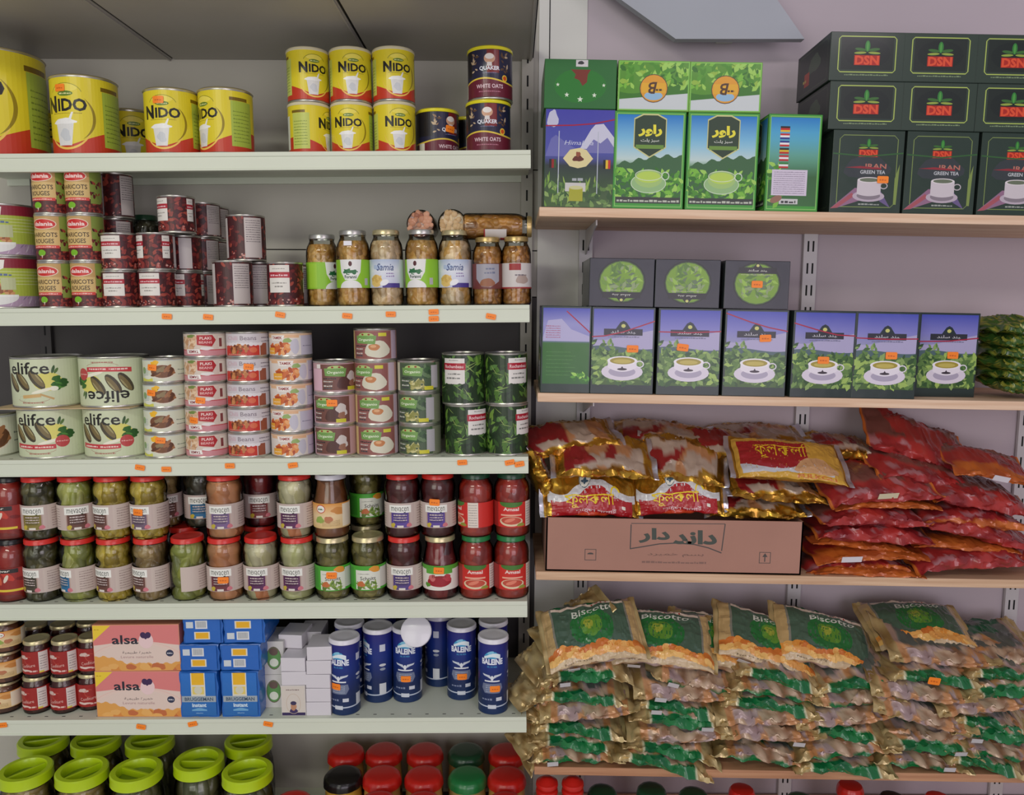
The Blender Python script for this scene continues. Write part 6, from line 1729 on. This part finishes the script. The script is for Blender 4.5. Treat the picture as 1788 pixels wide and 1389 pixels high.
def lay(kind, mesh, px, py, w, L0, Yf, label, cat, grp, roll=0, pitch=0, yaw=0, W0=.17, sz=1.0, extra=()):
    """a packet lying with the middle of its front edge at the pixel; w = its length in pixels"""
    q = unproj(px, py, Yf)
    k = w / FPX * (q - EYE).dot(_F) / L0
    rot = Matrix.Rotation(math.radians(yaw), 4, 'Z') @ Matrix.Rotation(math.radians(roll), 4, 'Y') @ Matrix.Rotation(math.radians(pitch), 4, 'X')
    c = q + rot.to_3x3() @ Vector((0, W0 * .45, 0))
    m = Matrix.Translation(c) @ rot @ Matrix.Diagonal((k, 1, sz, 1))
    return put(kind, [P('wrapper', mesh)] + list(extra), m, label, cat, grp) if extra else put(kind, mesh, m, label, cat, grp)


# cardboard carton on the third board, holding the gold packets
s = SH['C']; c0 = unproj(952, 1000, 1.806); c1 = unproj(1398, 1000, 1.806); cw = c1.x - c0.x; ch = .127; cd = .24
root = bpy.data.objects.new('cardboard_carton', None); COL.objects.link(root)
root.matrix_basis = Matrix.Translation(((c0.x + c1.x) / 2, 1.806, shelf_z('C', (c0.x + c1.x) / 2) + .0004)) @ Matrix.Rotation(-s['tilt'], 4, 'Y')
tag(root, 'open brown cardboard carton with dark script, full of gold snack packets', 'carton')
b = MB(); t = .0035; hw = cw / 2
b.box(-hw, 0, 0, hw, t, ch, 'card'); b.box(-hw, cd - t, 0, hw, cd, ch, 'card'); b.box(-hw, 0, 0, -hw + t, cd, ch, 'card'); b.box(hw - t, 0, 0, hw, cd, ch, 'card'); b.box(-hw, 0, 0, hw, cd, t, 'card')
mobj('carton_walls', b.mesh('carton_walls'), root)
a = Art(cw * 1000 - 4, ch * 1000 - 2); W_ = cw * 1000; H_ = ch * 1000; DG = (72, 66, 62); X = lambda px: (px - 1175) / 446 * W_
yp = lambda py: (1004 - py) / 99 * H_
for p0, p1 in (((1099, 916), (1099, 962)), ((1258, 962), (1262, 912))): cord(a, [(X(p0[0]), yp(p0[1])), (X(p1[0]), yp(p1[1]))], DG, 2.4)
cord(a, [(X(1099), yp(961)), (X(1120), yp(957)), (X(1150), yp(951)), (X(1180), yp(949)), (X(1210), yp(951)), (X(1235), yp(957)), (X(1258), yp(966))], DG, 2.6)
cord(a, [(X(1099), yp(914)), (X(1262), yp(912))], DG, 1.6)
a.text('\uFEAD\uFE8D\uFEA9', X(1140), yp(950), 36, (62, 70, 60), .045, width=X(1166) - X(1112)); a.text('\uFEAA\uFEE7\uFE8D\uFEA9', X(1211), yp(951), 34, (62, 70, 60), .045, width=X(1248) - X(1172))
a.text('\uFEA9\uFEAE\uFEF4\uFEE4\uFEA7 \uFEE2\uFEB4\uFE91', X(1178), yp(975), 9, (110, 80, 70), 0, width=X(1226) - X(1128)); a.scribble(X(1120), yp(987), X(1232) - X(1120), 5, (130, 96, 84), 5)
for px in (1030, 1334):
    a.frame(X(px - 10), yp(984), X(px + 10), yp(963), 1.3, DG)
a.ell(X(1030), yp(972), 7, 3.2, DG, 0, 12, 0, PI); a.rect(X(1030) - 7, yp(972) - 1, X(1030) + 7, yp(972), DG); a.poly([(X(1334) - 6, yp(972)), (X(1334) + 6, yp(972)), (X(1334), yp(965))], DG); a.rect(X(1334) - 1.2, yp(981), X(1334) + 1.2, yp(971), DG)
b = MB(); b.art(a, flat_front(-.0002, 0, .001), 'print'); mobj('dark_printing', b.mesh('dark_printing'), root)

# gold snack packets
GC = 'gold foil snack packets in and on the carton'


def snack_art():
    a = Art(180, 110); a.strip(lambda x: 52 + 10 * math.sin((x + 30) * .045), lambda x: 66 + 10 * math.sin((x + 30) * .045), -90, 90, (206, 206, 208), 24)
    a.strip(lambda x: 4, lambda x: 56 + 10 * math.sin((x + 30) * .045), -84, 84, (170, 28, 34), 24)
    a.strip(lambda x: 0, lambda x: 10 + 8 * math.cos(x * .05), -84, 84, (206, 70, 40), 20)
    a.ell(-16, 76, 12, 13, (226, 226, 214)); a.ring(-16, 76, 11, 12, 1.2, (60, 90, 110)); a.ell(-16, 76, 3, 8, (60, 90, 110)); a.ell(-16, 73, 8, 2.4, (60, 90, 110))
    a.text('\u09AB\u09C1\u09B2\u0995\u09B2\u09BF', 0, 30, 34, (236, 206, 40), .0, width=116); a.text('\u09B2\u09BE\u099A\u09CD\u099B\u09BE \u09B8\u09C7\u09AE\u09BE\u0987', 6, 14, 14, (226, 206, 206), 0, width=84)
    a.rect(60, 26, 68, 36, (226, 220, 206)); return a


def gold_mesh(i, art=None, red=1, T=.042, Wd=.15, wr=1.3): return Pack(.25, Wd, T, 10 + i, wr=wr, sag=-.004, nseal=.88).mesh('snack_packet', col_gold(i, red), art)


gm = [gold_mesh(i, None, 1) for i in range(3)]
gt = gold_mesh(5, [(snack_art(), PI * .99, PI * .10, -.84, .84)], 0, .045, .12, .5)
fk = Art(180, 100, (196, 150, 60)); fk.strip(lambda x: 22, lambda x: 44 + 8 * math.sin(x * .05), -84, 70, (190, 190, 196), 20); fk.rect(-90, 0, 90, 22, (206, 160, 56)); fk.strip(lambda x: 40 + 8 * math.sin(x * .05), lambda x: 88, -84, 30, (150, 30, 36), 20); fk.text('\u09AB\u09C1\u09B2\u0995\u09B2\u09BF', -10, 54, 30, (226, 190, 40), .0, width=100); fk.blob(40, 40, 34, 22, (196, 150, 106), 3, .2); fk.text('FULKOLI', 40, 6, 13, (196, 110, 40), .04, width=66)
gf = gold_mesh(6, [(fk, PI * .97, PI * .25, -.88, .88)], 0, .040, .15, .5)
for mi, px, py, w, Yf, roll, pitch, yaw, lb in (
        (1, 1000, 788, 195, 1.86, -6, 16, 8, 'gold snack packet whose silver end pokes past the white panel'), (2, 1160, 784, 190, 1.93, 3, 16, -5, 'gold and red snack packet at the back top of the carton pile'),
        (0, 1057, 834, 190, 1.80, 0, 26, 0, 'gold snack packet lying flat with a silver seal above the first lettered packet'), (2, 1190, 842, 165, 1.84, 8, 34, -6, 'gold and red snack packet slanting above the second lettered packet'),
        (3, 1035, 916, 185, 1.822, 2, 58, 5, 'gold and red snack packet with yellow lettering, first in the carton'), (3, 1187, 912, 172, 1.826, -3, 58, -6, 'gold and red snack packet with yellow lettering, second in the carton'),
        (0, 948, 838, 130, 1.835, 66, 10, 20, 'crumpled gold packet end hanging over the carton side'), (1, 1290, 805, 180, 1.90, 8, 18, 4, 'gold snack packet wedged mid pile behind the flat lettered one'),
        (4, 1385, 842, 215, 1.80, 4, 30, -3, 'flat gold and grey snack packet with small capital letters along its edge'), (1, 1365, 872, 190, 1.81, 7, 14, 3, 'gold snack packet with bright silver seal just under the flat lettered one'),
        (2, 1325, 902, 185, 1.815, 1, 10, -4, 'gold snack packet with silver seal lowest at the end of the carton'), (0, 1490, 800, 150, 1.93, 8, 10, 0, 'dark gold snack packet lying toward the red packets'), (2, 1330, 782, 190, 1.97, -2, 12, 0, 'gold snack packet at the very back of the carton pile'),
        (0, 1100, 880, 190, 1.92, 0, 20, 0, 'gold snack packet buried inside the carton'), (1, 1290, 880, 190, 1.93, 0, 15, 0, 'gold snack packet buried inside the carton end')):
    me = {0: gm[0], 1: gm[1], 2: gm[2], 3: gt, 4: gf}[mi]
    lay('snack_packet', me, px, py, w, .25, Yf, lb, 'packet', GC, roll, pitch, yaw, .17)

# red packets
GR_ = 'red snack packets piled beside the carton'
rm = [Pack(.25, .19, .045, 30 + i, wr=1.4, sag=-.006).mesh('snack_packet', col_red(i, (0, 0, .6)[i % 3])) for i in range(4)]
ro = [Pack(.25, .17, .022, 36 + i, wr=1.0, sag=-.004).mesh('snack_packet', col_red(40 + i, 1.6)) for i in range(2)]
rl = [(rm[0], 1612, 805, 205, 1.93, 20, 30, 0, 'dull red snack packet leaning highest against the wall'), (rm[1], 1640, 848, 230, 1.86, 14, 14, 5, 'red snack packet second from the top of the red pile'), (rm[1], 1548, 868, 200, 1.80, -3, 15, 3, 'red snack packet with a pale patch, uppermost at the front'),
      (ro[0], 1552, 886, 190, 1.80, 0, 4, 0, 'orange edge of a snack packet under the pale-patched one'), (rm[0], 1530, 908, 195, 1.80, 0, 4, 2, 'red snack packet, third layer of the pile beside the carton'), (rm[3], 1530, 938, 205, 1.80, 2, 3, -3, 'red snack packet, fourth layer of the pile beside the carton'),
      (ro[1], 1510, 955, 190, 1.81, 6, 2, 5, 'orange-edged snack packet, fifth layer of the pile beside the carton'), (ro[0], 1525, 978, 200, 1.80, -2, 8, 0, 'orange snack packet with a white tag low in the pile'), (rm[2], 1500, 992, 190, 1.83, 0, 2, 0, 'dark red snack packet almost at the board'), (ro[1], 1520, 1003, 190, 1.80, 0, 1, -4, 'orange snack packet lowest in the pile beside the carton'),
      (ro[0], 1745, 838, 150, 1.84, 10, 16, -8, 'orange snack packet with white tag at the outer end'), (rm[3], 1725, 882, 200, 1.82, 10, 12, 5, 'red snack packet, second layer in the outer pile'), (rm[2], 1705, 912, 200, 1.82, 5, 5, 0, 'thin red snack packet, third layer in the outer pile'), (rm[0], 1712, 932, 210, 1.81, 12, 6, 3, 'red snack packet, fourth layer in the outer pile'),
      (ro[1], 1690, 958, 190, 1.81, 3, 6, 0, 'orange-edged snack packet, fifth layer in the outer pile'), (rm[1], 1700, 985, 200, 1.80, -4, 10, 0, 'plump red snack packet lowest in the outer pile'), (rm[2], 1790, 975, 120, 1.83, 0, 6, 0, 'red snack packet cut off by the frame')]
for i, (me, px, py, w, Yf, roll, pitch, yaw, lb) in enumerate(rl):
    ex = []
    if i in (7, 10, 2):
        ex = [P('white_tag', boxmesh('white_tag', -.022, -.001, -.008, .022, 0, .008, 'cream_lid' if i == 2 else 'white_lid'), mat=Matrix.Translation((-.05 if i == 7 else .0, -.088, .006)) @ Matrix.Rotation(.3, 4, 'X'))]
    lay('snack_packet', me, px, py, w, .25, Yf, lb, 'packet', GR_, roll, pitch, yaw, .18, extra=ex)

# green biscuit packets
GD_ = 'green and gold biscuit packets piled on the lowest pine board'
gp = [Pack(.25, .17, .036, 50 + i, wr=1.5, sag=(-.012, .010, -.006, .004)[i % 4], twist=(.16, -.14, .2, -.08)[i % 4]).mesh('biscuit_packet', col_green(i, ('green', 'tan', 'green', 'mix', 'mix', 'tan')[i], (.68, .80, .62, .72, .70, .76)[i])) for i in range(6)]
top = [Pack(.25, .17, .046, 60 + i, wr=.65, sag=-.010).mesh('biscuit_packet', col_green(i + 8, 'tan', .86), [(rusk_art(i), PI * .97, PI * .20, -.92, .92)]) for i in range(3)]
pk_tag = boxmesh('barcode_tag', -.014, -.001, -.006, .014, 0, .006, 'post')
gl = [  # variant, px, py, width, Yf, roll, pitch, yaw, pile, note
    ('t0', 1045, 1155, 185, 1.80, -8, 36, 4, 1, 'open side up'), (2, 1025, 1185, 165, 1.80, -5, 12, 4, 1, ''), (0, 1020, 1222, 165, 1.80, -2, 6, 0, 1, ''), (1, 1030, 1252, 175, 1.79, -4, 8, -4, 1, ''), (0, 1012, 1277, 170, 1.80, 0, 4, 2, 1, ''), (2, 1008, 1305, 175, 1.80, 4, 6, 0, 1, ''), (4, 1005, 1325, 170, 1.80, -3, 3, 3, 1, ''),
    ('t1', 1155, 1160, 200, 1.83, 3, 30, -4, 2, ''), ('t2', 1255, 1165, 170, 1.86, 14, 28, 0, 2, ''), (3, 1215, 1200, 170, 1.82, 14, 10, 0, 2, ''), (1, 1195, 1220, 180, 1.80, 7, 8, 3, 2, ''), (0, 1185, 1240, 165, 1.80, 3, 6, 0, 2, ''), (2, 1190, 1265, 185, 1.79, 1, 12, -3, 2, ''), (5, 1190, 1292, 190, 1.79, 4, 8, 0, 2, ''), (2, 1175, 1318, 180, 1.79, 6, 8, 0, 2, ''), (0, 1160, 1338, 185, 1.775, 9, 8, 3, 2, ''),
    ('t0', 1345, 1165, 205, 1.86, 20, 30, 0, 3, ''), (0, 1365, 1188, 165, 1.82, 8, 8, 0, 3, ''), (4, 1360, 1212, 190, 1.81, 7, 4, 3, 3, ''), (0, 1348, 1235, 180, 1.80, 1, 4, -3, 3, ''), (1, 1340, 1262, 180, 1.79, 2, 8, 0, 3, ''), (1, 1350, 1290, 185, 1.79, 6, 8, 2, 3, ''), (4, 1335, 1326, 190, 1.80, 2, 4, -3, 3, ''),
    ('t1', 1450, 1165, 200, 1.87, 14, 34, 0, 4, ''), (0, 1505, 1198, 170, 1.82, -12, 8, 0, 4, ''), (3, 1500, 1228, 180, 1.81, 0, 5, 3, 4, ''), (1, 1480, 1262, 180, 1.79, -3, 6, 0, 4, ''), (2, 1478, 1286, 170, 1.80, 4, 8, -3, 4, ''), (4, 1478, 1316, 190, 1.79, -9, 8, 2, 4, ''), (0, 1478, 1345, 180, 1.785, -3, 6, 0, 4, ''),
    ('t2', 1625, 1130, 190, 1.90, 1, 20, 0, 5, ''), (1, 1650, 1158, 195, 1.84, 7, 8, 0, 5, ''), (0, 1640, 1186, 185, 1.81, 1, 5, 3, 5, ''), (3, 1625, 1205, 180, 1.83, 3, 5, 0, 5, ''), (1, 1612, 1220, 180, 1.79, 8, 8, -3, 5, ''), (1, 1615, 1262, 190, 1.785, 18, 14, 0, 5, ''), (5, 1628, 1292, 190, 1.81, 2, 6, 0, 5, ''), (2, 1630, 1310, 190, 1.79, 1, 10, 2, 5, ''), (4, 1612, 1336, 180, 1.80, 2, 4, 0, 5, ''),
    (4, 1745, 1142, 180, 1.90, -2, 6, 0, 6, ''), (3, 1762, 1160, 150, 1.86, 2, 6, 0, 6, ''), (0, 1768, 1182, 160, 1.82, -1, 5, 0, 6, ''), (2, 1764, 1212, 170, 1.80, -7, 6, 3, 6, ''), (1, 1728, 1240, 180, 1.79, -3, 5, 0, 6, ''), (0, 1738, 1270, 160, 1.80, 6, 5, 0, 6, ''), (2, 1745, 1290, 170, 1.79, 2, 8, -3, 6, ''), (4, 1740, 1318, 190, 1.80, 3, 4, 0, 6, ''), (0, 1725, 1338, 150, 1.79, 5, 8, 0, 6, '')]
PN = {1: 'first pile, by the divider', 2: 'second pile', 3: 'third pile', 4: 'fourth pile', 5: 'fifth pile', 6: 'outermost pile'}
cnt = {}
for g in gl: cnt[g[8]] = cnt.get(g[8], 0) + 1
seen = {}
for v, px, py, w, Yf, roll, pitch, yaw, pile, note in gl:
    i = seen.get(pile, 0); seen[pile] = i + 1
    me = top[int(v[1])] if isinstance(v, str) else gp[v]
    ex = []
    if (px * 7 + py) % 5 == 0: ex = [P('barcode_tag', pk_tag, mat=Matrix.Translation((-.06 if px % 2 else .06, -.086, -.004)) @ Matrix.Rotation(.2, 4, 'X'))]
    if (px, py) == (1640, 1186): ex = [fstick(-.02, -.090, .002, .15, 1.2)]
    lb = 'green and gold biscuit packet, %s layer down in the %s' % (NUM[i + 1], PN[pile])
    lay('biscuit_packet', me, px, py, w, .25, Yf, lb, 'packet', GD_, roll, pitch, yaw, .17, extra=ex)
# packets standing on edge at the end of the board, their gold seals fanning out over the shelf end
ge = [Pack(.22, .11, .028, 70 + i, wr=1.3, sag=.01, nseal=.84).mesh('biscuit_packet', col_green(i + 20, 'mix', .22)) for i in range(3)]
for i, (px, py, w, Yf, roll, pitch, yaw) in enumerate(((1015, 1108, 150, 1.87, -32, 20, 14), (985, 1140, 150, 1.86, -44, 14, 16), (968, 1175, 150, 1.85, -55, 8, 20), (960, 1205, 130, 1.84, -30, 10, 24), (955, 1235, 120, 1.835, -62, 8, 20), (960, 1262, 110, 1.83, 12, 8, 10), (955, 1290, 110, 1.83, -40, 8, 20), (960, 1312, 110, 1.825, -50, 4, 10))):
    lay('biscuit_packet', ge[i % 3], px, py, w, .22, Yf, 'pale gold packet end poking over the board end, %s from the top' % NUM[i + 1], 'packet', GD_, roll, pitch, yaw, .10)

# leafy packets at the outer end of the second board
lm_ = [Pack(.16, .16, .03, 80 + i, wr=1.6).mesh('leaf_packet', lambda u, th: (lin((150, 150, 60)) if ns(u * 6, th * 3, 1) > .1 else lin((60, 96, 40))) + (0,)) for i in range(2)]
for i, py in enumerate((678, 658, 638, 618, 596, 574)):
    lay('leaf_packet', lm_[i % 2], 1800 + (i % 2) * 4, py, 115, .16, 1.84, 'green and yellow leafy packet, %s up in the pile at the outer end' % NUM[i + 1], 'packet', 'leafy packets at the outer end of the second board', 2 - i, 4, 5 * (i % 3), .16)
# things partly seen below the lowest board
GU = 'lids and jars seen under the lowest pine board'
z8 = unproj(1138, 1378, 1.90).z - .15
rt = bpy.data.objects.new('wooden_shelf', None); COL.objects.link(rt); rt.location = (0, 1.80, z8); tag(rt, 'pale board under the jars below the biscuit packets, out of sight', 'shelf', 'pine board shelves')
mobj('pine_board', boxmesh('pine_board', .07, 0, -.02, 1.75, .31, 0, 'wood'), rt)
dt = {k: tub(m_, c_, R_, .15) for k, (m_, c_, R_) in {'g': ('dark_green_lid', (50, 80, 50), .038), 'r': ('deep_red_lid', (120, 40, 36), .033), 'b': ('black', (60, 40, 36), .033)}.items()}
for i, (px, k, Y) in enumerate(((1052, 'g', 1.89), (1138, 'g', 1.90), (1212, 'g', 1.88), (1296, 'r', 1.90), (1400, 'g', 1.86), (1485, 'r', 1.92), (1560, 'b', 1.87), (1640, 'r', 1.87))):
    q = unproj(px, 1372, Y)
    put('storage_jar', dt[k], Matrix.Translation((q.x, Y, z8)), 'jar with %s lid under the lowest board, %s along' % ({'g': 'dark green', 'r': 'dark red', 'b': 'black'}[k], NUM[i + 1]), 'jar', GU)
zt8 = unproj(975, 1357, 1.83).z - .171
for i, px in enumerate((955, 1000)):
    q = unproj(px, 1375, 1.83); R = .026
    b = MB(); pr = [(0, 0), (R * .9, 0)]
    for k in range(9): pr += [(R, .003 + .018 * k), (R * 1.05, .008 + .018 * k), (R, .0145 + .018 * k), (R * .78, .0165 + .018 * k)]
    pr += [(R * .5, .168), (0, .170)]
    b.lathe(pr, 'deep_red_lid', seg=28)
    o = mobj('ribbed_tube', b.mesh('ribbed_tube'), None, Matrix.Translation((q.x, 1.83, zt8))); tag(o, 'ribbed bright red plastic tube under the board end, %s from the divider' % NUM[i + 1], 'tube', 'ribbed red tubes')
    o2 = mobj('tube_crate', boxmesh('tube_crate', -.027, -.027, 0, .027, .03, zt8 - z8 - .0002, 'black'), None, Matrix.Translation((q.x, 1.83, z8))); tag(o2, 'small black block carrying the ribbed red tube %s from the divider' % NUM[i + 1], 'block')
bpy.context.view_layer.update()
